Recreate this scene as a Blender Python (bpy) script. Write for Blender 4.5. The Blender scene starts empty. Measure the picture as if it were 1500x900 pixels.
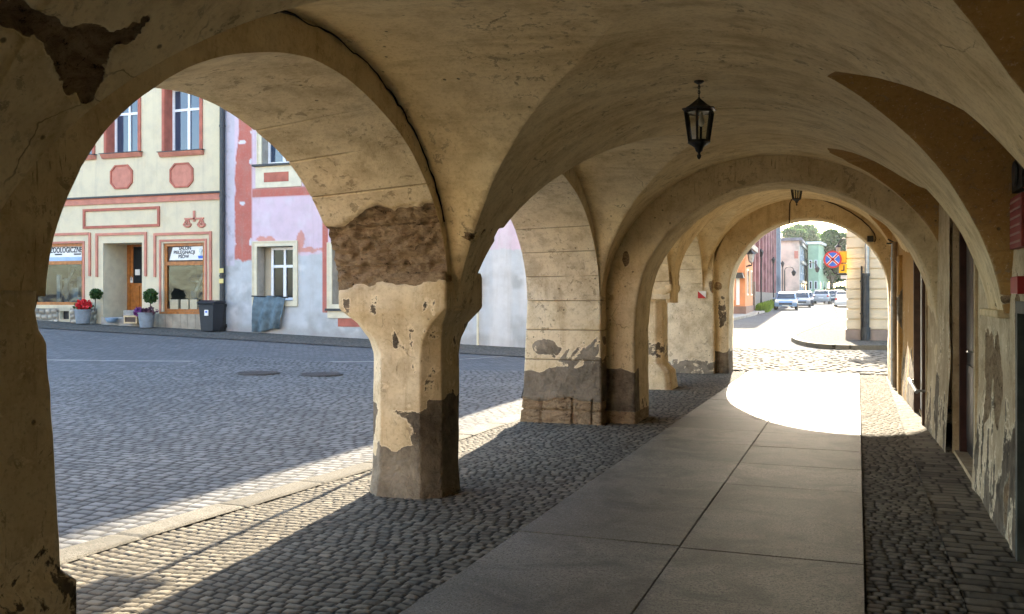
import bpy, bmesh, math, random
import numpy as np
from mathutils import Vector, Matrix
random.seed(5); RNG = np.random.RandomState(7)
SC = bpy.context.scene
COL = SC.collection
R = math.radians
# ------------------------------------------------------------------ survey: photo pixel -> metres
F, EYE, U0, V0 = 1370.0, 1.55, 750.0, 434.0
TH = math.atan(506 / F); CT, ST = math.cos(TH), math.sin(TH)
def tz(x, y):
    x = np.asarray(x, float); y = np.asarray(y, float)
    a = 0.008 * np.clip(y - 20, 0, 140)
    s = np.clip((y - 5) / 18.0, 0, 1); s = s * s * (3 - 2 * s)
    b = 0.034 * np.clip(-x - 8, 0, 26) * s * np.clip(1 - (y - 30) / 20, 0, 1)
    return a + b
def TZ(x, y): return float(tz(x, y))
def gp(u, v, z=0.0):
    t = F * (EYE - z) / (v - V0); x = (u - U0) / F * t
    return x * CT - t * ST, x * ST + t * CT
def gnd(u, v):
    z = 0.0
    for _ in range(40):
        x, y = gp(u, v, z); z = 0.5 * z + 0.5 * min(TZ(x, y), EYE - 0.05)
    return x, y, TZ(x, y)
def onX(u, v, X):
    k = (u - U0) / F
    Y = -X * (CT + k * ST) / (ST - k * CT); t = -X * ST + Y * CT
    return Y, EYE - (v - V0) / F * t
def onY(u, v, Y):
    k = (u - U0) / F
    X = Y * (k * CT - ST) / (CT + k * ST); t = -X * ST + Y * CT
    return X, EYE - (v - V0) / F * t
# ------------------------------------------------------------------ noise
def _h(i, j, k, s):
    n = (i * 374761393 + j * 668265263 + k * 2147483647 + s * 1274126177) & 0xFFFFFFFF
    n = ((n ^ (n >> 13)) * 1274126177) & 0xFFFFFFFF
    n = ((n ^ (n >> 16)) * 2246822519) & 0xFFFFFFFF
    return ((n ^ (n >> 15)) & 0xFFFFFF) / float(0xFFFFFF)
def hsh(i, j=0, k=0, s=0):
    i, j, k = np.broadcast_arrays(np.asarray(i), np.asarray(j), np.asarray(k))
    return _h(i.astype(np.int64), j.astype(np.int64), k.astype(np.int64), s)
def vn(x, y, z, s=0):
    x, y, z = np.broadcast_arrays(np.asarray(x, float), np.asarray(y, float), np.asarray(z, float))
    i, j, k = np.floor(x), np.floor(y), np.floor(z)
    fx, fy, fz = x - i, y - j, z - k
    fx = fx * fx * (3 - 2 * fx); fy = fy * fy * (3 - 2 * fy); fz = fz * fz * (3 - 2 * fz)
    i = i.astype(np.int64); j = j.astype(np.int64); k = k.astype(np.int64)
    r = 0
    for a in (0, 1):
        for b in (0, 1):
            for c in (0, 1):
                w = (fx if a else 1 - fx) * (fy if b else 1 - fy) * (fz if c else 1 - fz)
                r = r + w * _h(i + a, j + b, k + c, s)
    return r * 2 - 1
def fbm(x, y, z, o=3, s=0):
    r = 0; a = 1.0; t = 0
    for q in range(o):
        f = 2 ** q
        r = r + a * vn(np.asarray(x) * f, np.asarray(y) * f, np.asarray(z) * f, s + q); t += a; a *= 0.5
    return r / t
def sst(a, b, x):
    t = np.clip((x - a) / (b - a), 0, 1); return t * t * (3 - 2 * t)
# ------------------------------------------------------------------ object helpers
def tag(o, label=None, cat=None, group=None, kind=None):
    if label: o['label'] = label
    if cat: o['category'] = cat
    if group: o['group'] = group
    if kind: o['kind'] = kind
    return o
def thing(name, label, cat, loc=(0, 0, 0), rz=0, group=None):
    o = bpy.data.objects.new(name, None); COL.objects.link(o)
    o.location = loc; o.rotation_euler = (0, 0, rz); o.empty_display_size = 0.1
    tag(o, label, cat, group); bpy.context.view_layer.update()
    return o
def link(name, me, mats, parent=None, label=None):
    o = bpy.data.objects.new(name, me); COL.objects.link(o)
    if mats is not None:
        for m in (mats if isinstance(mats, (list, tuple)) else [mats]): me.materials.append(m)
    if parent is not None:
        o.parent = parent; o.matrix_parent_inverse = parent.matrix_world.inverted()
    if label: o['label'] = label
    return o
def npmesh(name, verts, quads, attrs=None, cols=None, smooth=True):
    me = bpy.data.meshes.new(name)
    verts = np.asarray(verts, np.float32); quads = np.asarray(quads, np.int32)
    me.vertices.add(len(verts)); me.vertices.foreach_set('co', verts.ravel())
    n = len(quads); k = quads.shape[1]
    me.loops.add(n * k); me.loops.foreach_set('vertex_index', quads.ravel())
    me.polygons.add(n); me.polygons.foreach_set('loop_start', np.arange(0, n * k, k, dtype=np.int32))
    try: me.polygons.foreach_set('loop_total', np.full(n, k, np.int32))
    except Exception: pass
    me.update(calc_edges=True)
    me.polygons.foreach_set('use_smooth', np.full(n, bool(smooth)))
    for kx, vv in (attrs or {}).items():
        a = me.attributes.new(kx, 'FLOAT', 'POINT'); a.data.foreach_set('value', np.asarray(vv, np.float32).ravel())
    for kx, vv in (cols or {}).items():
        a = me.attributes.new(kx, 'FLOAT_COLOR', 'POINT'); vv = np.asarray(vv, np.float32)
        if vv.shape[1] == 3: vv = np.concatenate([vv, np.ones((len(vv), 1), np.float32)], 1)
        a.data.foreach_set('color', vv.ravel())
    me.update(); me.validate()
    return me
def gridq(nu, nv, off=0, wrap_v=False):
    i = np.arange(nu - 1)[:, None]; j = np.arange(nv if wrap_v else nv - 1)[None, :]
    j2 = (j + 1) % nv
    a = i * nv + j; b = i * nv + j2; c = (i + 1) * nv + j2; d = (i + 1) * nv + j
    return np.stack([a, b, c, d], -1).reshape(-1, 4) + off
class MB:
    """collects primitive shapes and links them as ONE mesh object"""
    def __init__(self): self.v = []; self.f = []
    def add(self, vs, fs):
        n = len(self.v); self.v += [tuple(p) for p in vs]; self.f += [tuple(i + n for i in f) for f in fs]; return self
    def box(self, x0, x1, y0, y1, z0, z1):
        if x0 > x1: x0, x1 = x1, x0
        if y0 > y1: y0, y1 = y1, y0
        if z0 > z1: z0, z1 = z1, z0
        return self.add([(x0, y0, z0), (x1, y0, z0), (x1, y1, z0), (x0, y1, z0), (x0, y0, z1), (x1, y0, z1), (x1, y1, z1), (x0, y1, z1)],
                        [(0, 3, 2, 1), (4, 5, 6, 7), (0, 1, 5, 4), (1, 2, 6, 5), (2, 3, 7, 6), (3, 0, 4, 7)])
    def bar(self, p, q, w, h=None):
        p, q = Vector(p), Vector(q); d = (q - p).normalized(); h = h or w
        a = d.cross(Vector((0, 0, 1)))
        if a.length < 1e-4: a = Vector((1, 0, 0))
        a.normalize(); b = d.cross(a)
        r = []
        for e in (p, q):
            for s1, s2 in ((-1, -1), (1, -1), (1, 1), (-1, 1)): r.append(e + a * (s1 * w / 2) + b * (s2 * h / 2))
        return self.add(r, [(0, 1, 2, 3), (7, 6, 5, 4), (0, 4, 5, 1), (1, 5, 6, 2), (2, 6, 7, 3), (3, 7, 4, 0)])
    def tube(self, pts, r, n=8):
        pts = [Vector(p) for p in pts]; rs = r if isinstance(r, (list, tuple)) else [r] * len(pts)
        rings = []
        for i, p in enumerate(pts):
            d = (pts[min(i + 1, len(pts) - 1)] - pts[max(i - 1, 0)]).normalized()
            a = d.cross(Vector((0.13, 0.27, 1)));
            if a.length < 1e-3: a = d.cross(Vector((1, 0, 0)))
            a.normalize(); b = d.cross(a)
            rings.append([p + (a * math.cos(2 * math.pi * k / n) + b * math.sin(2 * math.pi * k / n)) * rs[i] for k in range(n)])
        vs = [q for rg in rings for q in rg]; fs = []
        for i in range(len(pts) - 1):
            for k in range(n):
                k2 = (k + 1) % n; fs.append((i * n + k, i * n + k2, (i + 1) * n + k2, (i + 1) * n + k))
        fs.append(tuple(range(n - 1, -1, -1))); fs.append(tuple((len(pts) - 1) * n + k for k in range(n)))
        return self.add(vs, fs)
    def lathe(self, prof, c=(0, 0, 0), n=16, rot=0.0, axis='z'):
        vs = []; fs = []
        for (r, z) in prof:
            for k in range(n):
                a = 2 * math.pi * (k + rot) / n
                p = (r * math.cos(a), r * math.sin(a), z)
                if axis == 'x': p = (z, p[0], p[1])
                if axis == 'y': p = (p[0], z, p[1])
                vs.append((c[0] + p[0], c[1] + p[1], c[2] + p[2]))
        m = len(prof)
        for i in range(m - 1):
            for k in range(n):
                k2 = (k + 1) % n; fs.append((i * n + k, i * n + k2, (i + 1) * n + k2, (i + 1) * n + k))
        fs.append(tuple(range(n - 1, -1, -1))); fs.append(tuple((m - 1) * n + k for k in range(n)))
        return self.add(vs, fs)
    def prism(self, poly, y0, y1, axis='y'):
        n = len(poly)
        def P(a, b, t): return {'y': (a, t, b), 'x': (t, a, b), 'z': (a, b, t)}[axis]
        vs = [P(a, b, y0) for a, b in poly] + [P(a, b, y1) for a, b in poly]
        fs = [tuple(range(n)), tuple(range(2 * n - 1, n - 1, -1))] + [(i, i + n, (i + 1) % n + n, (i + 1) % n) for i in range(n)]
        return self.add(vs, fs)
    def frame(self, x0, x1, z0, z1, w, y0, y1, bottom=True, top=True):
        self.box(x0, x0 + w, y0, y1, z0, z1); self.box(x1 - w, x1, y0, y1, z0, z1)
        if top: self.box(x0 + w, x1 - w, y0, y1, z1 - w, z1)
        if bottom: self.box(x0 + w, x1 - w, y0, y1, z0, z0 + w)
        return self
    def build(self, name, mats, parent=None, smooth=False, bevel=0, label=None):
        me = bpy.data.meshes.new(name); me.from_pydata(self.v, [], self.f)
        bm = bmesh.new(); bm.from_mesh(me); bmesh.ops.recalc_face_normals(bm, faces=bm.faces); bm.to_mesh(me); bm.free()
        if smooth:
            me.polygons.foreach_set('use_smooth', np.ones(len(me.polygons), bool))
            try: me.set_sharp_from_angle(angle=R(40))
            except Exception: pass
        o = link(name, me, mats, parent, label)
        if bevel:
            m = o.modifiers.new('b', 'BEVEL'); m.width = bevel; m.segments = 2; m.limit_method = 'ANGLE'; m.angle_limit = R(40)
        return o
def copy_tree(o, parent=None):
    c = o.copy(); COL.objects.link(c); c.parent = parent
    for ch in list(o.children): copy_tree(ch, c)
    return c
def text(name, body, size, mat, parent, loc, rz=0, depth=0.004, align='CENTER', bold=0.0, tilt=0.0, sx=1.0):
    cu = bpy.data.curves.new(name, 'FONT'); cu.body = body; cu.size = size; cu.extrude = depth; cu.align_x = align; cu.align_y = 'CENTER'; cu.offset = bold
    t = bpy.data.objects.new(name, cu); COL.objects.link(t)
    dg = bpy.context.evaluated_depsgraph_get(); me = bpy.data.meshes.new_from_object(t.evaluated_get(dg))
    bpy.data.objects.remove(t); me.materials.clear()
    o = link(name, me, mat, parent); o.location = loc; o.rotation_euler = (R(90), tilt, rz); o.scale = (sx, 1, 1)
    return o
# ------------------------------------------------------------------ materials
class NT:
    def __init__(self, name):
        self.m = bpy.data.materials.new(name); self.m.use_nodes = True
        self.t = self.m.node_tree; self.n = self.t.nodes; self.b = self.n['Principled BSDF']; self.out = self.n['Material Output']
        self._co = None
    def L(self, a, b): self.t.links.new(a, b)
    def set(self, sock, v):
        if hasattr(v, 'is_output') or isinstance(v, bpy.types.NodeSocket): self.L(v, sock)
        else:
            if isinstance(v, (tuple, list)) and len(v) == 3 and sock.type == 'RGBA': v = (*v, 1)
            sock.default_value = v
    def co(self, scale=(1, 1, 1), src='Object'):
        if self._co is None: self._co = self.n.new('ShaderNodeTexCoord')
        mp = self.n.new('ShaderNodeMapping'); mp.inputs['Scale'].default_value = scale
        self.L(self._co.outputs[src], mp.inputs['Vector']); return mp.outputs['Vector']
    def pos(self, scale=(1, 1, 1)):
        g = self.n.new('ShaderNodeNewGeometry'); mp = self.n.new('ShaderNodeMapping'); mp.inputs['Scale'].default_value = scale
        self.L(g.outputs['Position'], mp.inputs['Vector']); return mp.outputs['Vector']
    def noise(self, vec, scale=5, detail=4, rough=0.55, dist=0.0):
        x = self.n.new('ShaderNodeTexNoise'); x.inputs['Scale'].default_value = scale; x.inputs['Detail'].default_value = detail
        x.inputs['Roughness'].default_value = rough; x.inputs['Distortion'].default_value = dist
        self.L(vec, x.inputs['Vector']); return x.outputs['Fac']
    def vor(self, vec, scale=5, feature='F1', out='Distance', rnd=1.0):
        x = self.n.new('ShaderNodeTexVoronoi'); x.feature = feature; x.inputs['Scale'].default_value = scale
        x.inputs['Randomness'].default_value = rnd; self.L(vec, x.inputs['Vector']); return x.outputs[out]
    def ramp(self, fac, a, b, ca=0.0, cb=1.0):
        x = self.n.new('ShaderNodeMapRange'); x.interpolation_type = 'SMOOTHSTEP'
        self.set(x.inputs['Value'], fac)
        for k, v in (('From Min', a), ('From Max', b), ('To Min', ca), ('To Max', cb)): x.inputs[k].default_value = v
        return x.outputs['Result']
    def mix(self, fac, a, b, mode='MIX'):
        x = self.n.new('ShaderNodeMix'); x.data_type = 'RGBA'; x.blend_type = mode
        self.set(x.inputs[0], fac); self.set(x.inputs[6], a); self.set(x.inputs[7], b); return x.outputs[2]
    def math(self, op, a, b=0.0, clamp=False):
        x = self.n.new('ShaderNodeMath'); x.operation = op; x.use_clamp = clamp
        self.set(x.inputs[0], a); self.set(x.inputs[1], b); return x.outputs[0]
    def attr(self, name, out='Fac'):
        x = self.n.new('ShaderNodeAttribute'); x.attribute_name = name; return x.outputs[out]
    def bump(self, h, strength=0.5, dist=0.01, prev=None):
        x = self.n.new('ShaderNodeBump'); x.inputs['Strength'].default_value = strength; x.inputs['Distance'].default_value = dist
        self.set(x.inputs['Height'], h)
        if prev is not None: self.L(prev, x.inputs['Normal'])
        return x.outputs['Normal']
    def fin(self, color=None, rough=0.9, normal=None, spec=0.3, metal=0.0):
        if color is not None: self.set(self.b.inputs['Base Color'], color)
        self.set(self.b.inputs['Roughness'], rough); self.b.inputs['Specular IOR Level'].default_value = spec
        self.b.inputs['Metallic'].default_value = metal
        if normal is not None: self.L(normal, self.b.inputs['Normal'])
        return self.m
def simple(name, c, rough=0.6, var=0.15, scale=6, bump=0.15, metal=0.0, spec=0.4):
    n = NT(name); v = n.co(); k = n.noise(v, scale, 5)
    lo = tuple(x * (1 - var) for x in c); hi = tuple(min(1, x * (1 + var)) for x in c)
    col = n.mix(n.ramp(k, 0.3, 0.7), lo, hi)
    nb = n.bump(n.noise(v, scale * 8, 4), bump, 0.004) if bump else None
    return n.fin(col, rough, nb, spec, metal)
def plaster_mat(name, base, alt, streak=0.5, pale=(0.78, 0.68, 0.48)):
    """old lime plaster with attribute driven bare masonry, damp render and ochre limewash"""
    n = NT(name); p = n.pos()
    big = n.noise(p, 0.9, 5, 0.6); mid = n.noise(p, 4.5, 6, 0.62); fine = n.noise(p, 38, 6, 0.65)
    col = n.mix(n.ramp(big, 0.35, 0.68), base, alt)
    pa = n.attr('pale'); col = n.mix(pa, col, n.mix(n.ramp(mid, 0.35, 0.65), pale, tuple(x * 0.85 for x in pale)))
    och = n.ramp(n.attr('och'), 0.44, 0.56)
    oc = n.mix(n.ramp(mid, 0.3, 0.7), (0.38, 0.225, 0.075), (0.47, 0.29, 0.11))
    col = n.mix(och, col, oc)
    # grime, brushed streaks, drips, flecks, hairline cracks and pits
    mul = lambda f, k, c: n.mix(n.math('MULTIPLY', f, k), (1, 1, 1), c)
    def dark(c, f, k, t): return n.mix(1.0, c, mul(f, k, t), 'MULTIPLY')
    col = dark(col, n.ramp(mid, 0.42, 0.72), 0.6, (0.62, 0.55, 0.45))
    ps = n.pos((0.9, 6.0, 0.9)); st = n.noise(ps, 1.3, 6, 0.62, 0.5)
    col = dark(col, n.ramp(st, 0.48, 0.76), 0.62 * streak, (0.62, 0.57, 0.48))
    dr = n.noise(n.pos((6.5, 6.5, 0.55)), 1.4, 6, 0.65, 0.3); col = dark(col, n.ramp(dr, 0.52, 0.74), 0.55 * (1.2 - streak), (0.60, 0.52, 0.42))
    col = dark(col, n.ramp(fine, 0.48, 0.70), 0.5, (0.66, 0.60, 0.52))
    col = n.mix(n.math('MULTIPLY', n.ramp(n.noise(p, 55, 4, 0.7), 0.58, 0.70), 0.35), col, tuple(min(1, x * 1.12) for x in pale))
    fl = n.math('MULTIPLY', n.ramp(n.noise(p, 13, 8, 0.72, 0.5), 0.575, 0.60), n.ramp(n.noise(p, 1.9, 4), 0.44, 0.60))
    col = n.mix(n.math('MULTIPLY', fl, 0.7), col, (0.30, 0.235, 0.15))
    sc = n.noise(n.pos((16, 16, 2.2)), 1.7, 5, 0.7, 1.2); scm = n.math('MULTIPLY', n.ramp(sc, 0.62, 0.65), n.ramp(n.noise(p, 1.3, 2), 0.45, 0.6))
    col = n.mix(n.math('MULTIPLY', scm, 0.75 * (1.25 - streak)), col, (0.22, 0.165, 0.10))
    wv = n.n.new('ShaderNodeVectorMath'); wv.operation = 'ADD'; nz = n.n.new('ShaderNodeTexNoise'); nz.inputs['Scale'].default_value = 2.3; nz.inputs['Detail'].default_value = 5
    n.L(p, nz.inputs['Vector']); sv = n.n.new('ShaderNodeVectorMath'); sv.operation = 'SCALE'; sv.inputs['Scale'].default_value = 0.55; n.L(nz.outputs['Color'], sv.inputs[0]); n.L(p, wv.inputs[0]); n.L(sv.outputs[0], wv.inputs[1])
    ck = n.vor(wv.outputs[0], 1.1, 'DISTANCE_TO_EDGE'); ckm = n.math('MULTIPLY', n.ramp(ck, 0.006, 0.001), n.ramp(n.noise(p, 1.3, 3), 0.56, 0.66))
    col = n.mix(n.math('MULTIPLY', ckm, 0.6), col, (0.14, 0.10, 0.06))
    pit = n.math('MULTIPLY', n.ramp(n.vor(p, 8.0), 0.11, 0.05), n.ramp(n.noise(p, 3.1, 2), 0.53, 0.58))
    col = n.mix(n.math('MULTIPLY', pit, 0.75), col, (0.09, 0.07, 0.045))
    edge = n.noise(p, 9, 6, 0.65, 0.4)
    dm = n.attr('damp'); dmv = n.math('ADD', dm, n.math('MULTIPLY', n.math('SUBTRACT', edge, 0.5), 0.9)); lipm = lambda v: n.math('MULTIPLY', n.ramp(v, 0.40, 0.47), n.ramp(v, 0.53, 0.49))
    col = n.mix(n.math('MULTIPLY', lipm(dmv), 0.55), col, tuple(min(1, x * 1.15) for x in pale))
    dmk = n.ramp(n.math('ADD', dm, n.math('MULTIPLY', n.math('SUBTRACT', edge, 0.5), 0.9)), 0.48, 0.53)
    dc = n.mix(n.ramp(n.noise(p, 5, 6, 0.7), 0.3, 0.72), (0.10, 0.080, 0.058), (0.30, 0.25, 0.18))
    dc = n.mix(n.attr('grey'), dc, n.mix(n.ramp(n.noise(p, 4, 7, 0.7, 0.4), 0.3, 0.7), (0.20, 0.172, 0.125), (0.42, 0.365, 0.275)))
    col = n.mix(dmk, col, dc)
    ln = n.attr('line'); col = n.mix(n.math('MULTIPLY', ln, 0.7), col, (0.17, 0.125, 0.07))
    br = n.attr('bare'); brk = n.ramp(n.math('ADD', br, n.math('MULTIPLY', n.math('SUBTRACT', edge, 0.5), 0.7)), 0.48, 0.52)
    hz = n.noise(n.pos((4.5, 4.5, 11.0)), 1.3, 9, 0.80, 1.1); gr_ = n.noise(p, 24, 10, 0.86, 0.6)
    rub = n.mix(n.ramp(hz, 0.33, 0.66), (0.33, 0.225, 0.125), (0.60, 0.45, 0.275))
    rub = n.mix(n.math('MULTIPLY', n.ramp(gr_, 0.50, 0.64), 0.8), rub, (0.20, 0.13, 0.07))
    rub = n.mix(n.ramp(n.math('ADD', gr_, n.math('MULTIPLY', hz, 0.6)), 0.74, 0.66), rub, (0.04, 0.026, 0.016))  # shade of the cavities put into the masonry colour
    rub = n.mix(n.ramp(n.noise(p, 6, 5, 0.6), 0.62, 0.68), rub, (0.45, 0.36, 0.24))
    joint = hz
    col = n.mix(n.math('MULTIPLY', lipm(n.math('ADD', br, n.math('MULTIPLY', n.math('SUBTRACT', edge, 0.5), 0.7))), 0.5), col, tuple(min(1, x * 1.15) for x in pale))
    col = n.mix(brk, col, rub)
    h = n.math('ADD', n.math('MULTIPLY', fine, 0.35), n.math('MULTIPLY', mid, 0.9))
    h = n.math('ADD', h, n.math('MULTIPLY', st, 1.0 * streak))
    h = n.math('SUBTRACT', h, n.math('ADD', n.math('MULTIPLY', fl, 0.3), n.math('ADD', n.math('MULTIPLY', ckm, 0.5), n.math('MULTIPLY', pit, 0.6))))
    nb = n.bump(h, 0.55, 0.022)
    hb = n.math('ADD', n.math('MULTIPLY', brk, n.math('ADD', n.noise(p, 24, 6, 0.75), n.math('MULTIPLY', joint, 0.6))), n.math('MULTIPLY', dmk, n.math('MULTIPLY', n.noise(p, 18, 6, 0.7), 0.7)))
    nb = n.bump(hb, 1.0, 0.07, nb)
    nb = n.bump(n.math('MULTIPLY', n.math('MAXIMUM', brk, dmk), -1.0), 0.6, 0.012, nb)
    return n.fin(col, 0.93, nb, 0.2)
M = {}
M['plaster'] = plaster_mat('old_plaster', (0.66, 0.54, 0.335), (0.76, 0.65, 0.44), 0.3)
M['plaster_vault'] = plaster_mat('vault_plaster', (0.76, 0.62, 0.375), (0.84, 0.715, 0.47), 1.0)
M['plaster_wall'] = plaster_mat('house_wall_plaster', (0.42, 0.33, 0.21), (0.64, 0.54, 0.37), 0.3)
def stone_mat(name, c1, c2, gap, rough=0.72, spk=0.25):
    n = NT(name); p = n.pos(); st = n.attr('stone'); g = n.attr('gap')
    col = n.mix(st, c1, c2)
    col = n.mix(n.math('MULTIPLY', n.ramp(n.noise(p, 60, 4, 0.7), 0.4, 0.7), spk), col, tuple(x * 0.55 for x in c1))
    col = n.mix(n.math('MULTIPLY', n.ramp(n.noise(p, 0.6, 4), 0.4, 0.7), 0.35), col, tuple(x * 0.7 for x in c1))
    col = n.mix(g, col, gap)
    nb = n.bump(n.noise(p, 70, 5, 0.7), 0.45, 0.006)
    return n.fin(col, 0.9, nb, 0.12)
M['sett_walk'] = stone_mat('granite_setts', (0.125, 0.109, 0.081), (0.25, 0.218, 0.163), (0.034, 0.028, 0.02))
M['sett_square'] = stone_mat('square_setts', (0.155, 0.155, 0.15), (0.25, 0.246, 0.236), (0.045, 0.042, 0.038))
M['sett_street'] = stone_mat('street_setts', (0.20, 0.185, 0.155), (0.29, 0.27, 0.23), (0.03, 0.027, 0.022))
def slab_mat(name, c1, c2, r0=0.45, spec=0.45):
    n = NT(name); p = n.pos(); st = n.attr('stone')
    col = n.mix(st, c1, c2)
    sp = n.noise(p, 75, 4, 0.85); col = n.mix(n.ramp(sp, 0.48, 0.62), col, tuple(x * 0.42 for x in c1))
    col = n.mix(n.math('MULTIPLY', n.ramp(n.noise(p, 62, 4, 0.85), 0.56, 0.66), 0.55), col, tuple(min(1, x * 1.7) for x in c2))
    spt = n.math('MULTIPLY', n.ramp(n.vor(p, 5.5), 0.16, 0.10), n.ramp(n.noise(p, 2.6, 2), 0.55, 0.6)); col = n.mix(n.math('MULTIPLY', spt, 0.5), col, tuple(x * 0.45 for x in c1))
    bl = n.noise(p, 1.7, 7, 0.7, 0.8); col = n.mix(n.math('MULTIPLY', n.ramp(bl, 0.40, 0.66), 0.75), col, tuple(x * 0.6 for x in c1))
    nb = n.bump(n.math('ADD', n.math('MULTIPLY', n.noise(p, 110, 4, 0.75), 0.8), n.noise(p, 22, 4, 0.7)), 0.6, 0.006)
    return n.fin(col, n.ramp(n.noise(p, 90, 3), 0.3, 0.7, r0, r0 + 0.17), nb, spec)
M['slab'] = slab_mat('granite_slab', (0.12, 0.106, 0.077), (0.245, 0.221, 0.168), 0.5, 0.28)
M['kerb'] = slab_mat('kerb_granite', (0.145, 0.13, 0.10), (0.225, 0.205, 0.162), 0.8, 0.12)
def ground_mat():
    n = NT('far_paving'); p = n.pos()
    br = n.n.new('ShaderNodeTexBrick'); br.inputs['Scale'].default_value = 1.0
    for k, v in (('Brick Width', 0.17), ('Row Height', 0.13), ('Mortar Size', 0.008), ('Mortar Smooth', 0.6)): br.inputs[k].default_value = v
    wp = n.n.new('ShaderNodeVectorMath'); wp.operation = 'ADD'
    nz = n.n.new('ShaderNodeTexNoise'); nz.inputs['Scale'].default_value = 1.4; n.L(p, nz.inputs['Vector'])
    sc = n.n.new('ShaderNodeVectorMath'); sc.operation = 'SCALE'; sc.inputs['Scale'].default_value = 0.18; n.L(nz.outputs['Color'], sc.inputs[0])
    n.L(p, wp.inputs[0]); n.L(sc.outputs[0], wp.inputs[1]); n.L(wp.outputs[0], br.inputs['Vector'])
    br.inputs['Color1'].default_value = (0.15, 0.15, 0.147, 1); br.inputs['Color2'].default_value = (0.215, 0.213, 0.207, 1); br.inputs['Mortar'].default_value = (0.07, 0.065, 0.06, 1)
    col = n.mix(n.math('MULTIPLY', n.ramp(n.noise(p, 0.35, 5), 0.4, 0.65), 0.4), br.outputs['Color'], (0.13, 0.13, 0.13))
    nb = n.bump(n.math('MULTIPLY', br.outputs['Fac'], -1.0), 0.6, 0.012)
    nb = n.bump(n.noise(p, 40, 4), 0.3, 0.01, nb)
    return n.fin(col, 1.0, nb, 0.05)
M['ground'] = ground_mat()
M['asphalt'] = simple('road_surface', (0.17, 0.165, 0.15), 0.8, 0.2, 3, 0.4)
M['pave'] = simple('pavement_stone', (0.33, 0.31, 0.27), 0.85, 0.2, 2, 0.4)
def paint_mat(name, rough=0.85, bump=0.35):
    n = NT(name); p = n.pos(); c = n.attr('Col', 'Color')
    k = n.noise(p, 2.2, 6, 0.65); col = n.mix(n.math('MULTIPLY', n.ramp(k, 0.4, 0.7), 0.22), c, (0.30, 0.27, 0.24))
    col = n.mix(n.math('MULTIPLY', n.ramp(n.noise(p, 16, 5, 0.7), 0.5, 0.7), 0.12), col, (0.7, 0.68, 0.62))
    dr = n.noise(n.pos((2.2, 2.2, 0.22)), 1.5, 6, 0.66, 0.4); col = n.mix(n.math('MULTIPLY', n.ramp(dr, 0.5, 0.75), 0.28), col, (0.32, 0.28, 0.23))
    return n.fin(col, rough, n.bump(n.noise(p, 22, 6, 0.7), bump, 0.012), 0.25)
M['painted'] = paint_mat('worn_render')
M['iron'] = simple('black_iron', (0.012, 0.012, 0.013), 0.5, 0.3, 20, 0.2)
M['darkpipe'] = simple('dark_pipe', (0.03, 0.035, 0.04), 0.45, 0.25, 8, 0.1)
M['zinc'] = simple('zinc', (0.32, 0.34, 0.36), 0.35, 0.2, 5, 0.1, 0.7)
M['red'] = simple('brick_red_paint', (0.40, 0.125, 0.085), 0.8, 0.15, 4, 0.2)
M['redpink'] = simple('salmon_trim', (0.50, 0.20, 0.14), 0.8, 0.12, 4, 0.2)
M['creamtrim'] = simple('cream_trim', (0.66, 0.60, 0.44), 0.8, 0.08, 4, 0.2)
M['white'] = simple('white_frame', (0.78, 0.79, 0.80), 0.4, 0.05, 6, 0.05)
M['orangewood'] = simple('varnished_wood', (0.36, 0.125, 0.022), 0.4, 0.25, 9, 0.15)
M['brownwood'] = simple('brown_frame', (0.055, 0.028, 0.018), 0.55, 0.3, 9, 0.2)
M['maroon'] = simple('maroon_door', (0.045, 0.018, 0.016), 0.5, 0.3, 9, 0.2)
M['blackdoor'] = simple('black_door', (0.012, 0.012, 0.012), 0.5, 0.3, 9, 0.2)
M['tilestone'] = simple('plinth_slabs', (0.34, 0.29, 0.22), 0.8, 0.2, 3, 0.3)
M['stepstone'] = simple('step_stone', (0.30, 0.28, 0.25), 0.85, 0.2, 4, 0.3)
M['bin'] = simple('bin_plastic', (0.018, 0.021, 0.028), 0.5, 0.15, 5, 0.1)
M['pot'] = simple('grey_pot', (0.20, 0.23, 0.26), 0.7, 0.15, 6, 0.2)
M['bluebowl'] = simple('blue_bowl', (0.22, 0.33, 0.46), 0.4, 0.1, 6, 0.05)
M['wood'] = simple('pale_wood', (0.50, 0.36, 0.20), 0.7, 0.2, 8, 0.2)
M['card'] = simple('cardboard', (0.46, 0.40, 0.27), 0.8, 0.08, 4, 0.1)
M['cloth'] = simple('blue_grey_cloth', (0.105, 0.15, 0.175), 0.85, 0.3, 5, 0.6)
M['bluepaint'] = simple('sign_blue', (0.03, 0.12, 0.50), 0.45, 0.05, 5, 0)
M['signred'] = simple('sign_red', (0.50, 0.025, 0.03), 0.45, 0.05, 5, 0)
M['yellow'] = simple('sign_yellow', (0.85, 0.46, 0.01), 0.45, 0.05, 5, 0)
M['signwhite'] = simple('sign_white', (0.75, 0.74, 0.70), 0.5, 0.06, 5, 0)
M['ink'] = simple('dark_ink', (0.02, 0.02, 0.03), 0.6, 0.1, 5, 0)
M['orangewall'] = simple('orange_render', (0.62, 0.24, 0.10), 0.85, 0.12, 1.5, 0.3)
M['pinkbase'] = simple('brown_plinth', (0.22, 0.13, 0.10), 0.85, 0.15, 2, 0.3)
M['darkred'] = simple('dark_red_render', (0.17, 0.055, 0.06), 0.85, 0.3, 1.2, 0.3)
M['darkred2'] = simple('pale_red_render', (0.34, 0.16, 0.16), 0.85, 0.3, 1.2, 0.3)
M['tan'] = simple('bare_gable_render', (0.54, 0.43, 0.34), 0.9, 0.3, 0.6, 0.4)
M['bluegrey'] = simple('blue_grey_render', (0.24, 0.28, 0.32), 0.85, 0.25, 0.8, 0.3)
M['green'] = simple('pale_green_render', (0.36, 0.50, 0.33), 0.85, 0.12, 0.8, 0.3)
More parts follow.
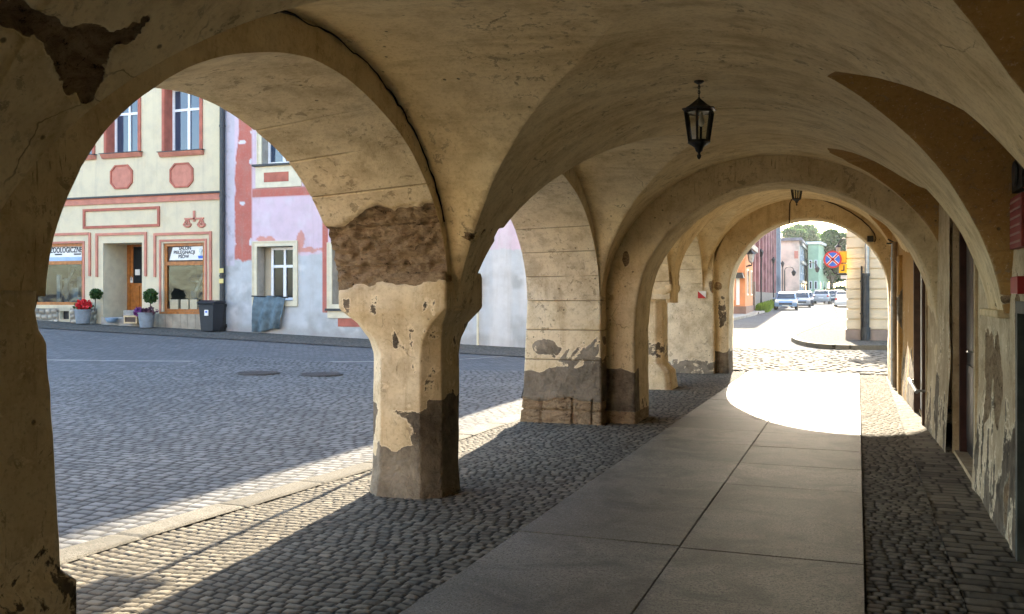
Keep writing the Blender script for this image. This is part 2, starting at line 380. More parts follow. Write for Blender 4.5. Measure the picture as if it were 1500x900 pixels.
M['roof'] = simple('grey_roof', (0.18, 0.18, 0.19), 0.7, 0.2, 2, 0.3)
M['cornercream'] = simple('corner_cream', (0.60, 0.52, 0.38), 0.85, 0.08, 2, 0.25)
M['brownplinth'] = simple('corner_plinth', (0.25, 0.20, 0.17), 0.85, 0.15, 3, 0.3)
M['rubber'] = simple('tyre_rubber', (0.015, 0.015, 0.015), 0.8, 0.1, 5, 0)
M['upper'] = simple('upper_render', (0.55, 0.48, 0.34), 0.9, 0.1, 1, 0.2)
def glass_mat(name, c=(0.012, 0.015, 0.018), rough=0.03, spec=0.28):
    n = NT(name); p = n.pos(); nb = n.bump(n.noise(p, 0.9, 2), 0.12, 0.05)
    return n.fin(c, rough, nb, spec)
M['glass'] = glass_mat('window_glass')
M['glass_sky'] = glass_mat('sky_tinted_glass', (0.03, 0.05, 0.09), 0.02, 1.0)  # blue of the mirrored sky put into the pane colour
def clear_glass():
    n = NT('lantern_glass'); t = n.n.new('ShaderNodeBsdfTransparent'); g = n.n.new('ShaderNodeBsdfGlossy'); g.inputs['Roughness'].default_value = 0.08
    mx = n.n.new('ShaderNodeMixShader'); mx.inputs[0].default_value = 0.04
    t.inputs[0].default_value = (0.82, 0.82, 0.78, 1)
    n.L(t.outputs[0], mx.inputs[1]); n.L(g.outputs[0], mx.inputs[2]); n.L(mx.outputs[0], n.out.inputs['Surface']); return n.m
M['clear'] = clear_glass()
def shop_glass():
    n = NT('shop_glass'); t = n.n.new('ShaderNodeBsdfTransparent'); g = n.n.new('ShaderNodeBsdfGlossy'); g.inputs['Roughness'].default_value = 0.02
    nb = n.bump(n.noise(n.pos(), 1.3, 2), 0.25, 0.05); n.L(nb, g.inputs['Normal'])
    mx = n.n.new('ShaderNodeMixShader'); mx.inputs[0].default_value = 0.045; t.inputs[0].default_value = (0.75, 0.8, 0.8, 1)
    n.L(t.outputs[0], mx.inputs[1]); n.L(g.outputs[0], mx.inputs[2]); n.L(mx.outputs[0], n.out.inputs['Surface']); return n.m
M['shopglass'] = shop_glass()
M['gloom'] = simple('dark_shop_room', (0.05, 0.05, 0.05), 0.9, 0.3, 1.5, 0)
M['shopstuff'] = simple('shop_goods', (0.16, 0.20, 0.24), 0.7, 0.5, 3, 0.1)
def leaf_mat(name, c1, c2, tr=0.45):
    n = NT(name); st = n.attr('stone'); col = n.mix(st, c1, c2)
    t = n.n.new('ShaderNodeBsdfTranslucent'); n.L(col, t.inputs[0]); mx = n.n.new('ShaderNodeMixShader'); mx.inputs[0].default_value = tr
    n.fin(col, 0.6, None, 0.3); n.L(n.b.outputs[0], mx.inputs[1]); n.L(t.outputs[0], mx.inputs[2]); n.L(mx.outputs[0], n.out.inputs['Surface'])
    return n.m
M['leaf'] = leaf_mat('tree_leaves', (0.09, 0.15, 0.015), (0.20, 0.29, 0.04), .55)
M['leafdark'] = leaf_mat('dark_leaves', (0.025, 0.07, 0.018), (0.07, 0.14, 0.03), 0.4)
M['leaffar'] = leaf_mat('far_leaves', (0.07, 0.14, 0.04), (0.14, 0.23, 0.07), .5)
M['bark'] = simple('bark', (0.09, 0.065, 0.045), 0.9, 0.3, 6, 0.6)
M['petalred'] = leaf_mat('red_petals', (0.50, 0.015, 0.02), (0.75, 0.04, 0.05), 0.2)
M['petalpurple'] = leaf_mat('purple_petals', (0.09, 0.02, 0.14), (0.22, 0.05, 0.22), 0.2)
def carpaint(name, c):
    n = NT(name); n.b.inputs['Coat Weight'].default_value = 0.7; n.b.inputs['Coat Roughness'].default_value = 0.05
    return n.fin(c, 0.4, None, 0.5, 0.2)
M['carblue'] = carpaint('blue_car_paint', (0.22, 0.36, 0.55)); M['carwhite'] = carpaint('white_car_paint', (0.75, 0.74, 0.72))
M['carsilver'] = carpaint('silver_car_paint', (0.36, 0.38, 0.40)); M['cardark'] = carpaint('dark_car_paint', (0.035, 0.05, 0.08))
M['carglass'] = glass_mat('car_glass', (0.015, 0.02, 0.025), 0.03, 0.8)
M['lens'] = simple('headlight_lens', (0.7, 0.7, 0.7), 0.15, 0.05, 5, 0)
# ================================================================== GROUND
def ground_sheet():
    xs = np.unique(np.concatenate([np.linspace(-600, -60, 10), np.arange(-60, 20, 1.0), [-8.0], np.linspace(20, 600, 10)]))
    ys = np.unique(np.concatenate([np.linspace(-300, -8, 8), np.arange(-8, 60, 1.0), np.arange(60, 170, 5.0), np.linspace(170, 900, 8)]))
    X, Y = np.meshgrid(xs, ys, indexing='ij'); Z = tz(X, Y) - 0.02
    V = np.stack([X, Y, Z], -1).reshape(-1, 3)
    q = gridq(len(xs), len(ys))[:, ::-1]
    o = link('ground', npmesh('ground', V, q), M['ground']); tag(o, kind='structure'); return o
ground_sheet()
def setts(X, Y, row, col, seed=0, warp=0.0, wl=1.3, gapw=0.012):
    """height (0 gap .. 1 top) and a random number per stone for a field of hewn setts"""
    wx = X + 0.022 * vn(X * 2.1, Y * 2.1, 0.3, seed) + 0.008 * vn(X * 9, Y * 9, 0.7, seed + 3)
    wy = Y + 0.03 * vn(X * 1.7, Y * 1.7, 5.3, seed + 1) + 0.008 * vn(X * 9, Y * 9, 9.7, seed + 4) + warp * np.abs(np.sin(math.pi * X / wl))
    r = np.floor(wy / row); fv = wy / row - r
    u = wx / col + hsh(r, 0, 0, seed + 5) + 0.0
    c = np.floor(u); fu = u - c
    # random joint position per stone
    j0 = (hsh(r, c, 1, seed) - 0.5) * 0.36; j1 = (hsh(r, c + 1, 1, seed) - 0.5) * 0.36
    below = fu < j0; above = fu > 1 + j1
    c = np.where(below, c - 1, np.where(above, c + 1, c))
    j0 = (hsh(r, c, 1, seed) - 0.5) * 0.36; j1 = (hsh(r, c + 1, 1, seed) - 0.5) * 0.36
    fu = u - c
    du = np.minimum(fu - j0, 1 + j1 - fu) * col; dv = np.minimum(fv, 1 - fv) * row
    d = np.minimum(du, dv) - gapw * 0.35
    d = np.minimum(d, (du + dv) * 0.62 - gapw * 0.6)
    h = sst(0, gapw, d); dome = np.clip(d / (0.5 * row), 0, 1)
    rnd = hsh(r, c, 2, seed); tx = hsh(r, c, 3, seed) - 0.5; ty = hsh(r, c, 4, seed) - 0.5
    top = 0.80 + 0.20 * dome ** 0.5 + 0.22 * (rnd - 0.5) + 0.30 * tx * (fu - 0.5) + 0.30 * ty * (fv - 0.5) + 0.16 * vn(wx * 26, wy * 26, 3.1, seed + 8)
    return h * top, rnd, h
def paving(name, x0, x1, y0, y1, cell, row, col, hgt, mat, seed, warp=0.0, wl=1.3, gapw=0.012, swap=False, keep=None, label=None, celly=None):
    xs = np.linspace(x0, x1, int((x1 - x0) / cell) + 1); ys = np.linspace(y0, y1, int((y1 - y0) / (celly or cell)) + 1)
    X, Y = np.meshgrid(xs, ys, indexing='ij')
    hh, rnd, g = setts(Y, X, row, col, seed, warp, wl, gapw) if swap else setts(X, Y, row, col, seed, warp, wl, gapw)
    Z = tz(X, Y) + 0.004 + hgt * hh + 0.012 * fbm(X * 0.9, Y * 0.9, 0.1, 2, seed + 9)
    Z = np.maximum(Z, tz(X, Y) - 0.012)
    V = np.stack([X, Y, Z], -1).reshape(-1, 3); q = gridq(len(xs), len(ys))[:, ::-1]
    if keep is not None:
        k = keep(X, Y).reshape(-1); q = q[k[q].all(1)]
    o = link(name, npmesh(name, V, q, {'stone': rnd, 'gap': 1 - g}), mat); tag(o, kind='structure', label=label); return o
def kerbx(y): return np.interp(y, [-4, 4.4, 7.6, 11.6, 20], [-4.62, -4.50, -4.27, -4.14, -4.05])
paving('sett_pavement', -4.3, -2.07, 2.6, 19.57, 0.0115, 0.070, 0.088, 0.009, M['sett_walk'], 11, 0.06, 1.1, 0.0085, keep=lambda X, Y: X > kerbx(Y) + 0.235)
paving('sett_pavement', 0.045, 0.50, 3.0, 19.57, 0.012, 0.070, 0.085, 0.009, M['sett_walk'], 12, 0.02, 0.8, 0.0085)
paving('sett_border', 0.505, 1.05, 3.0, 19.57, 0.0145, 0.115, 0.20, 0.007, M['sett_walk'], 13, 0.0, 1.0, 0.011, swap=False)
paving('square_paving', -13.5, -4.0, 1.2, 18.0, 0.021, 0.11, 0.15, 0.009, M['sett_square'], 14, 0.03, 2.1, 0.016, keep=lambda X, Y: X < kerbx(Y) + 0.03)
paving('street_paving', -4.0, 3.2, 19.58, 27.0, 0.03, 0.24, 0.36, 0.026, M['sett_street'], 15, 0.03, 3.0, 0.05)
def kerb_strip():
    ys = np.arange(0.5, 20.0, 0.02); nx = 12; V = []; S = []; G = []
    for i, y in enumerate(ys):
        xk = float(kerbx(y)); L = 0.95; s = math.floor(y / L); f = (y / L - s) * L; gap = 1 - float(sst(0.004, 0.016, min(f, L - f)))
        rn = float(hsh(s, 3, 1, 2))
        for j in range(nx):
            a = j / (nx - 1); e = 0.012 * (1 - min(1, min(a, 1 - a) * 9)) ** 2
            V.append((xk - 0.02 + 0.25 * a + 0.006 * float(vn(y * 3, a, 1, 4)), y, TZ(xk, y) + 0.024 - e - 0.012 * gap + 0.006 * (rn - 0.5))); S.append(rn); G.append(gap)
    o = link('kerb', npmesh('kerb', V, gridq(len(ys), nx)[:, ::-1], {'stone': S, 'gap': G}), M['kerb']); tag(o, kind='structure')
kerb_strip()
def slab_walk():
    V = []; Q = []; S = []
    n = 0
    for cx, (a, b) in enumerate(((-2.065, -1.021), (-1.013, 0.035))):
        y = -2.5 + (0.02 if cx else 0); k = 0
        while y < 19.2:
            L = 1.03 + 0.05 * (float(hsh(k, cx, 1, 3)) - 0.5); y1 = min(y + L, 19.55)
            dz = 0.024 + 0.005 * (float(hsh(k, cx, 2, 3)) - 0.5); sx = 0.004 * (float(hsh(k, cx, 4, 3)) - 0.5); sy = 0.004 * (float(hsh(k, cx, 5, 3)) - 0.5)
            rn = float(hsh(k, cx, 6, 3)); e = 0.003
            xs = [a, a + e, b - e, b]; ys = [y + 0.0015, y + 0.0015 + e, y1 - 0.0015 - e, y1 - 0.0015]
            for i in range(4):
                for j in range(4):
                    ed = 0.003 if (i in (0, 3) or j in (0, 3)) else 0
                    V.append((xs[i], ys[j], dz - ed + sx * (i / 3 - .5) + sy * (j / 3 - .5))); S.append(rn)
            base = n; Q += [tuple(r) for r in gridq(4, 4, base)[:, ::-1]]; n += 16
            per = [0, 1, 2, 3, 7, 11, 15, 14, 13, 12, 8, 4]
            for p in per: V.append((V[base + p][0], V[base + p][1], -0.02)); S.append(rn)
            for i in range(12):
                j = (i + 1) % 12; Q.append((base + per[i], base + per[j], n + j, n + i))
            n += 12; y = y1; k += 1
    V += [(-2.06, -2.5, .012), (.03, -2.5, .012), (.03, 19.5, .012), (-2.06, 19.5, .012)]; S += [0.0] * 4; Q.append((n, n + 1, n + 2, n + 3))
    o = link('slab_walkway', npmesh('slab_walkway', V, Q, {'stone': S}, smooth=False), M['slab']); tag(o, kind='structure')
slab_walk()
# ================================================================== ARCADED BUILDING
XL, XO = -2.88, -3.78                      # inner and outer plane of the street side wall
Z0 = 1.44                                  # springing of the vault
def XW(y): return 0.905 - 0.031 * np.clip(np.asarray(y, float) - 8, 0, 11)
arc = thing('arcaded_building', 'vaulted arcade building of cream plaster with worn pillars along the stone walkway', 'building', (0, 0, 0))
ARCHES = [(-1.9, 1.2, 2.6, 1.5), (2.66, 6.42, 2.885, 1.55), (6.86, 10.80, 2.86, 1.5), (11.9, 15.25, 2.80, 1.5), (15.95, 18.72, 2.85, 1.5)]  # first arch, out of view, sized for how much light it lets in
def arch_k(t, ai):
    """hand built arches are not true ellipses: the near arch is flatter on its near haunch"""
    d = np.degrees(t)
    return np.interp(d, [0, 20, 48, 60, 73, 90, 180], [.975, .962, .951, .956, .972, 1, 1]) if ai == 1 else np.ones_like(np.asarray(d, float))
def blob(x, y, z, c, r):
    return 1 - np.sqrt(((x - c[0]) / r[0]) ** 2 + ((y - c[1]) / r[1]) ** 2 + ((z - c[2]) / r[2]) ** 2)
# ---- vault -----------------------------------------------------
LUN_L = [(0.30, 1.9, 1.72, 1.5, 3.05), (4.56, 2.22, 1.93, 1.5, 3.09), (8.80, 2.03, 2.03, 1.5, 3.10), (13.55, 1.75, 1.75, 1.6, 3.12), (17.25, 1.55, 1.55, 1.6, 3.15)]
LUN_R = [[(1.0, 1.44), (1.3, 2.1), (2.0, 2.72), (2.5, 2.85), (2.95, 2.7), (3.3, 2.5), (3.55, 2.3), (3.7, 1.9), (3.78, 1.44)],
         [(4.0, 1.44), (4.12, 1.8), (4.28, 2.08), (4.46, 2.35), (4.74, 2.50), (5.05, 2.64), (5.45, 2.79), (5.65, 2.81), (5.95, 2.59), (6.12, 2.37), (6.3, 2.14), (6.45, 1.87), (6.62, 1.44)],
         [(7.55, 1.44), (7.6, 2.0), (7.75, 2.36), (8.1, 2.42), (8.45, 2.52), (9.1, 2.87), (9.6, 2.99), (10.0, 3.0), (10.4, 2.95), (10.74, 2.76), (10.95, 2.5), (11.05, 1.44)],
         [(12.2, 1.44), (12.35, 2.2), (12.8, 2.75), (13.4, 3.02), (14.0, 2.9), (14.6, 2.5), (14.85, 1.44)],
         [(15.8, 1.44), (15.95, 2.2), (16.4, 2.75), (17.1, 3.0), (17.8, 2.9), (18.4, 2.5), (18.65, 1.44)]]
def vault():
    ys = np.unique(np.concatenate([np.arange(-2.6, 2.2, 0.04), np.arange(2.2, 11.1, 0.0115), np.arange(11.1, 18.95, 0.02)]))
    ph = np.linspace(0, math.pi, 331); ny, nphi = len(ys), len(ph)
    xo = -1.0
    def ev(Y, P):
        """distance from the axis to the barrel, to the left and right lunettes, for slices Y and angles P"""
        k1 = np.clip((Y - 6.6) / 4.45, 0, 1); far = Y > 11.6
        cx = np.where(far, -1.03, -1.0 + 0.05 * k1); a = np.where(far, 1.80, 1.9 + 0.02 * k1)
        zs = np.where(far, 1.72, 1.1 + 0.35 * k1); b = np.where(far, 1.62 + 0.012 * (Y - 11.6), 1.9 - 0.19 * k1)
        ca, sa = np.cos(P), np.sin(P)
        dx = xo - cx; dz = Z0 - zs
        A = (ca / a) ** 2 + (sa / b) ** 2; B = 2 * (dx * ca / a ** 2 + dz * sa / b ** 2); C = (dx / a) ** 2 + (dz / b) ** 2 - 1
        r = (-B + np.sqrt(np.maximum(B * B - 4 * A * C, 0))) / (2 * A)
        zz = Z0 + r * sa
        rv = np.where(ca > 0, (cx + a - xo) / np.maximum(ca, 1e-6), (xo - cx + a) / np.maximum(-ca, 1e-6))
        r = np.where((zz < zs) & far, rv, r)
        r = r + 0.010 * fbm(Y * 0.9, P * 3, 0.2, 3, 21) + 0.004 * vn(Y * 7, P * 5, 3.3, 23)
        rl = np.zeros_like(r)
        for (yc, h0, h1, z1, z2) in LUN_L:
            q = 1 - ((Y - yc) / np.where(Y < yc, h0, h1)) ** 2
            f = np.where(q > 0, z1 + (z2 - z1) * np.sqrt(np.maximum(q, 0)), -9) + 0.012 * vn(Y * 1.3, P * 2, 7.7, 25)
            kk = 0.05; den = sa + kk * ca
            x = np.where((den > 1e-3) & (f > 0), (f - Z0 - kk * (xo - XL)) / np.maximum(den, 1e-3), np.where(f > 0, 9, 0))
            rl = np.where(ca < 0.02, np.maximum(rl, x), rl)
        rr = np.zeros_like(r)
        for pl in LUN_R:
            py = [p[0] for p in pl]; pz = [p[1] for p in pl]
            f = np.where((Y > py[0]) & (Y < py[-1]), np.interp(Y, py, pz), -9) + 0.006 * vn(Y * 2, P * 2, 1.7, 27)
            x = np.where(f > 0, (f - Z0) / np.maximum(sa, 1e-3), 0)
            rr = np.where(ca > 0.02, np.maximum(rr, x), rr)
        return r, rl, rr
    Y, P = np.meshgrid(ys, ph, indexing='ij')
    rb, rl, rr = ev(Y, P); win = np.maximum(rl, rr) > rb
    # move the nearest grid vertices exactly onto the groins (along either grid direction)
    best = np.full(Y.shape, 9.0); nY, nP = Y.copy(), P.copy(); snapped = np.zeros(Y.shape, bool)
    def cross(di, dj):
        A = win[:ny - di, :nphi - dj]; B = win[di:, dj:]; i, j = np.nonzero(A != B); i2, j2 = i + di, j + dj
        y0, y1, p0, p1 = Y[i, j], Y[i2, j2], P[i, j], P[i2, j2]; wlo = win[i, j]; lo = np.zeros(len(i)); hi = np.ones(len(i))
        for _ in range(14):
            mid = (lo + hi) / 2; e = ev(y0 + (y1 - y0) * mid, p0 + (p1 - p0) * mid); same = (np.maximum(e[1], e[2]) > e[0]) == wlo
            lo = np.where(same, mid, lo); hi = np.where(same, hi, mid)
        t = (lo + hi) / 2; yc, pc = y0 + (y1 - y0) * t, p0 + (p1 - p0) * t
        tb = np.where(wlo, hi, lo); yc, pc = y0 + (y1 - y0) * tb, p0 + (p1 - p0) * tb
        for (ii, jj, dd) in ((i, j, t), (i2, j2, 1 - t)):
            for k in np.nonzero(dd <= 0.5)[0]:
                if dd[k] < best[ii[k], jj[k]]:
                    best[ii[k], jj[k]] = dd[k]; nY[ii[k], jj[k]] = yc[k]; nP[ii[k], jj[k]] = pc[k]; snapped[ii[k], jj[k]] = True
    cross(1, 0); cross(0, 1)
    Y, P = nY, nP
    rb, rl, rr = ev(Y, P); ca, sa = np.cos(P), np.sin(P)
    lun = np.maximum(rl, rr); win = lun > rb; r = np.where(win & ~snapped, lun, rb); och = np.where(snapped, np.where(ca > 0.02, 0.5, 0.0), ((rr > rb) & (rr >= rl)).astype(float))
    xl, xr = XL - 0.07, XW(Y) + 0.06
    rc = np.where(ca > 0, (xr - xo) / np.maximum(ca, 1e-6), (xo - xl) / np.maximum(-ca, 1e-6))
    cl = r >= rc - 1e-4; r = np.minimum(r, rc)
    X = xo + r * ca; Z = Z0 + r * sa
    bare = np.full_like(X, 0.0)
    # broken plaster: the points were surveyed on the vault surface along these sight lines
    Tt = -X * ST + Y * CT; ok = Tt > .5; Up = np.where(ok, U0 + F * (X * CT + Y * ST) / np.maximum(Tt, .5), -9e4); Vp = np.where(ok, V0 + F * (EYE - Z) / np.maximum(Tt, .5), -9e4)
    for pts in (((-20, 5, .07), (12, 20, .08), (45, 36, .075), (75, 50, .07), (100, 66, .09), (125, 86, .17), (133, 110, .13), (136, 130, .08), (137, 146, .045), (150, 78, .08), (168, 68, .06), (186, 60, .06), (204, 46, .05), (212, 38, .03)),
                ((690, 352, .05), (704, 346, .05), (716, 341, .045), (728, 339, .05), (738, 342, .07)), ((1466, 446, .05), (1452, 448, .05))):
        for (u, v, r_) in pts:
            d_ = np.abs(Up - u) + np.abs(Vp - v); near = np.where(d_ < max(8, d_.min() + 1), Tt, 99); k = np.unravel_index(near.argmin(), near.shape)
            c_ = (X[k], Y[k], Z[k]); bare = np.maximum(bare, np.clip(blob(X, Y, Z, c_, (r_ * 0.9,) * 3) * 1.1 + .2, 0, 1) * (blob(X, Y, Z, c_, (r_ * 1.5,) * 3) > 0))
    pull = sst(0.42, 0.6, bare + 0.3 * fbm(X * 6, Y * 6, Z * 6, 3, 5))
    r2 = r + 0.03 * pull * (bare > 0.02); X = np.where(cl, X, xo + r2 * ca); Z = np.where(cl, Z, Z0 + r2 * sa)
    V = np.stack([X, Y, Z], -1).reshape(-1, 3); q = gridq(ny, nphi)
    c = cl.reshape(-1); q = q[~c[q].all(1)]; sn = snapped.reshape(-1)[q]
    alt = (sn[:, 1] & sn[:, 3])[:, None]
    T = np.concatenate([np.where(alt, q[:, [0, 1, 3]], q[:, [0, 1, 2]]), np.where(alt, q[:, [1, 2, 3]], q[:, [0, 2, 3]])])
    o = link('vault', npmesh('vault', V, T, {'och': och, 'bare': bare}), M['plaster_vault'], arc)
    # ledge under each vault foot
    for (y0, y1) in ((3.78, 4.0), (6.63, 7.55)): MB().box(0.83, 0.99, y0, y1, Z0 - 0.03, Z0 + 0.02).build('vault_foot', M['plaster_vault'], arc, bevel=.01)
    return o
vault()
# ---- street side wall with its arches --------------------------
def left_wall():
    pts = []
    def arc_pts(y0, y1, zc, zsp, n=72, ai=0):
        out = []
        for i in range(n + 1):
            t = math.pi * i / n; yc = (y0 + y1) / 2; hf = (y1 - y0) / 2
            w = 0.008 * float(vn(t * 4, y0, 0.5, 31)) + 0.004 * float(vn(t * 14, y0, 0.5, 32))
            kf = float(arch_k(t, ai)); out.append((yc - (hf * kf + w) * math.cos(t), zsp + ((zc - zsp) * kf + w) * math.sin(t)))
        return out
    cur = [arc_pts(*a, ai=i) for i, a in enumerate(ARCHES)]
    bottom = [(-2.6, 1.5)]
    for c in cur: bottom += c
    bottom += [(19.0, 1.5)]
    top = [(p[0], 9.0) for p in bottom]
    m = MB(); n = len(bottom)
    for x, flip in ((XL, 0), (XO, 1)):
        vs = [(x, a, b) for a, b in bottom] + [(x, a, b) for a, b in top]
        fs = []
        for i in range(n - 1):
            if bottom[i + 1][0] - bottom[i][0] > 1e-5: fs.append((i, i + 1, n + i + 1, n + i))
        m.add(vs, fs)
    # undersides of the piers between arches
    ends = [(-2.6, ARCHES[0][0])] + [(ARCHES[i][1], ARCHES[i + 1][0]) for i in range(4)] + [(ARCHES[4][1], 19.0)]
    for a, b in ends: m.add([(XO, a, 1.5), (XL, a, 1.5), (XL, b, 1.5), (XO, b, 1.5)], [(0, 1, 2, 3)])
    w = m.build('street_wall', M['plaster'], arc)
    # intrados of every arch: coursed plaster with grooves, stripped to masonry beside the near pillar
    for ai, (y0, y1, zc, zsp) in enumerate(ARCHES):
        nt = 460 if ai in (1, 2) else 160; nx = 84 if ai in (1, 2) else 24
        tg = []
        for gz in (1.79, 2.08, 2.35, 2.585, 2.765):
            q = (gz - zsp) / (zc - zsp)
            if 0 < q < 1: tg += [math.asin(q), math.pi - math.asin(q)]
        t = np.linspace(0, math.pi, nt); rr_ = 1.6
        t = np.unique(np.concatenate([t] + [g + np.array([-.018, -.012, -.008, -.004, 0, .004, .008, .012, .018]) / rr_ for g in tg])); t = t[(t >= 0) & (t <= math.pi)]; nt = len(t)
        x = np.linspace(0, 1, nx)
        T, A = np.meshgrid(t, x, indexing='ij')
        yc = (y0 + y1) / 2; hf = (y1 - y0) / 2
        KF = arch_k(T, ai); shrink = 1 - 0.055 * A if ai == 1 else 1 - 0.02 * A
        X = XL + (XO - XL) * A
        w0 = 0.008 * vn(T * 4, y0, 0.5, 31) + 0.004 * vn(T * 14, y0, 0.5, 32)
        yy = yc - (hf * shrink * KF + w0) * np.cos(T); zz = zsp + ((zc - zsp) * KF * (1 - (0.09 if ai == 1 else 0.03) * A) + w0) * np.sin(T)
        off = 0.006 * fbm(X * 3, yy * 2, zz * 2, 3, 41)
        line = np.zeros_like(X)
        for g in tg:
            line = np.maximum(line, np.exp(-((T - g) * rr_ / 0.0065) ** 2) * sst(-0.6, -0.1, vn(X * 2.2, g * 5, yy, 8)))
        off = off + 0.014 * line
        bare = np.zeros_like(X)
        if ai == 1:
            edge = 2.20 + 0.07 * fbm(X * 5, 0.3, 0.1, 4, 51) - 0.12 * sst(-3.3, -3.7, X)
            bare = np.where(np.cos(T) < 0, sst(edge + 0.02, edge - 0.05, zz), 0)
            pass
            off = off + bare * (0.024 + 0.06 * np.clip(fbm(X * 5, yy * 5, zz * 11, 4, 53) + 0.12, -0.3, 1) + 0.045 * np.clip(fbm(X * 15, yy * 15, zz * 24, 3, 55), -.35, 1))
        if ai == 2:
            bare = np.maximum(bare, np.where(np.cos(T) < 0, np.clip(blob(X, yy, zz, (-2.9, 6.95, 1.85), (0.4, 0.3, 0.3)), 0, 1), 0))
        ny_ = np.cos(T) * -1; nz_ = np.sin(T)
        yy = yy + off * ny_; zz = zz + off * nz_
        pale = np.where(bare > 0, 0, 0.6 + 0.4 * sst(-0.1, 0.5, fbm(X * 2, yy * 2, zz * 2, 3, 57)))  # soffits coloured paler to stand in for light bounced off the square
        link('arch_soffit', npmesh('arch_soffit', np.stack([X, yy, zz], -1).reshape(-1, 3), gridq(nt, nx)[:, ::-1], {'bare': bare, 'pale': pale, 'line': line * (1 - bare)}), M['plaster'], arc,
             'coursed plaster soffit with broken patch showing rough masonry' if ai == 1 else None)
left_wall()
# ---- pillars ----------------------------------------------------
def octo(x0, x1, y0, y1, ch, step=0.022, nfix=None):
    """closed outline of a chamfered rectangle resampled to nfix points"""
    c = ch
    P = [(x0 + c, y0), (x1 - c, y0), (x1, y0 + c), (x1, y1 - c), (x1 - c, y1), (x0 + c, y1), (x0, y1 - c), (x0, y0 + c)]
    return P
def pillar(name, keys, nper, dz, attr_fn, rough=0.006, label=None, mat=None, grooves=()):
    zs = np.arange(keys[0][0], keys[-1][0] + dz / 2, dz)
    zs = np.unique(np.concatenate([zs] + [g + np.array([-.016, -.010, -.006, -.003, 0, .003, .006, .010, .016]) for g in grooves]))
    kz = [k[0] for k in keys]; par = [np.interp(zs, kz, [k[i] for k in keys]) for i in range(1, 6)]
    V = []
    seg = [max(2, int(n)) for n in nper]
    for i, z in enumerate(zs):
        P = octo(par[0][i], par[1][i], par[2][i], par[3][i], max(0.004, par[4][i]))
        ring = []
        for s in range(8):
            a, b = P[s], P[(s + 1) % 8]
            for q in range(seg[s]):
                f = q / seg[s]; ring.append((a[0] + (b[0] - a[0]) * f, a[1] + (b[1] - a[1]) * f, z))
        V.append(ring)
    V = np.array(V); nz, nr, _ = V.shape
    cxy = np.stack([(par[0] + par[1]) / 2, (par[2] + par[3]) / 2], -1)[:, None, :]
    d = V[:, :, :2] - cxy; nrm = d / np.linalg.norm(d, axis=2, keepdims=True)
    x, y, z = V[..., 0], V[..., 1], V[..., 2]
    off = rough * (1.2 * fbm(x * 2.5, y * 2.5, z * 1.8, 3, 61) + 0.6 * fbm(x * 11, y * 11, z * 11, 3, 63))
    at = attr_fn(x, y, z); at = {k: np.clip(v, 0, 1) for k, v in at.items()}
    cut = at.pop('cut', 0)
    off = off - 0.022 * sst(0.4, 0.6, at.get('bare', 0 * x) + 0.35 * fbm(x * 9, y * 9, z * 9, 3, 65)) - cut
    line = 0 * x
    for g in grooves: line = np.maximum(line, np.exp(-((z - g) / 0.0065) ** 2))
    off = off - 0.014 * line; at['line'] = line
    V[:, :, :2] += nrm * off[..., None]
    me = npmesh(name, V.reshape(-1, 3), gridq(nz, nr, wrap_v=True)[:, ::-1], at)
    bm = bmesh.new(); bm.from_mesh(me); bm.verts.ensure_lookup_table()
    bm.faces.new([bm.verts[(nz - 1) * nr + k] for k in range(nr)]); bm.to_mesh(me); bm.free()
    return link(name, me, mat or M['plaster'], arc, label)
def at_p1(x, y, z):
    side = sst(-3.12, -3.02, x)
    base = 0.30 + 0.16 * fbm(x * 4, y * 4, 0.2, 3, 71) + 0.22 * side + 0.35 * np.clip(x + 3.3, 0, 1)
    damp = 0.95 * sst(base + 0.06, base - 0.03, z)
    top = (0.40 + 0.62 * vn(x * 7, y * 7, z * 6, 72) - 0.2 * np.clip(blob(x, y, z, (-3.27, 6.4, 0.47), (0.2, 0.3, 0.14)) * 3, 0, 1)) * sst(0.76, 0.68, z + 0.05 * vn(x * 6, y, 0, 7))
    damp = np.maximum(damp, top); damp = np.maximum(damp, side * 0.9 * sst(0.80, 0.76, z + 0.03 * vn(y * 9, x * 9, 0, 6)))
    damp = np.maximum(damp, (0.36 + 0.3 * vn(x * 7, y * 7, z * 3, 74)) * side * sst(1.6, 1.2, z))  # side face darkened above the damp foot, its shade put into the colour
    damp = np.maximum(damp, (0.20 + 0.44 * vn(x * 13, y * 13, z * 7, 68)) * sst(.55, .75, z) * sst(1.6, 1.3, z))
    damp = np.maximum(damp, (0.22 + 0.42 * vn(x * 22, y * 22, z * 4, 69)) * sst(1.0, 1.15, z) * sst(1.7, 1.5, z))
    bare = 0.95 * sst(1.60, 1.66, z + 0.09 * fbm(x * 5, 0, 0, 4, 70)) * sst(6.72, 6.55, y)
    pale = 0.75 * sst(0.55, 0.7, z) * (1 - side) * sst(-0.4, 0.3, fbm(x * 3, y * 3, z * 3, 3, 73))  # front face coloured paler, as lit from the square
    cut = 0.02 * sst(0.45, 0.40, z) * 0 + 0.012 * np.exp(-((z - 1.47) / 0.03) ** 2) * 0
    return {'damp': damp, 'bare': bare, 'pale': pale, 'cut': cut, 'grey': sst(0.5, 0.36, z + .12 * fbm(x * 3, y * 3, 1, 3, 66)) * (1 - .6 * side)}
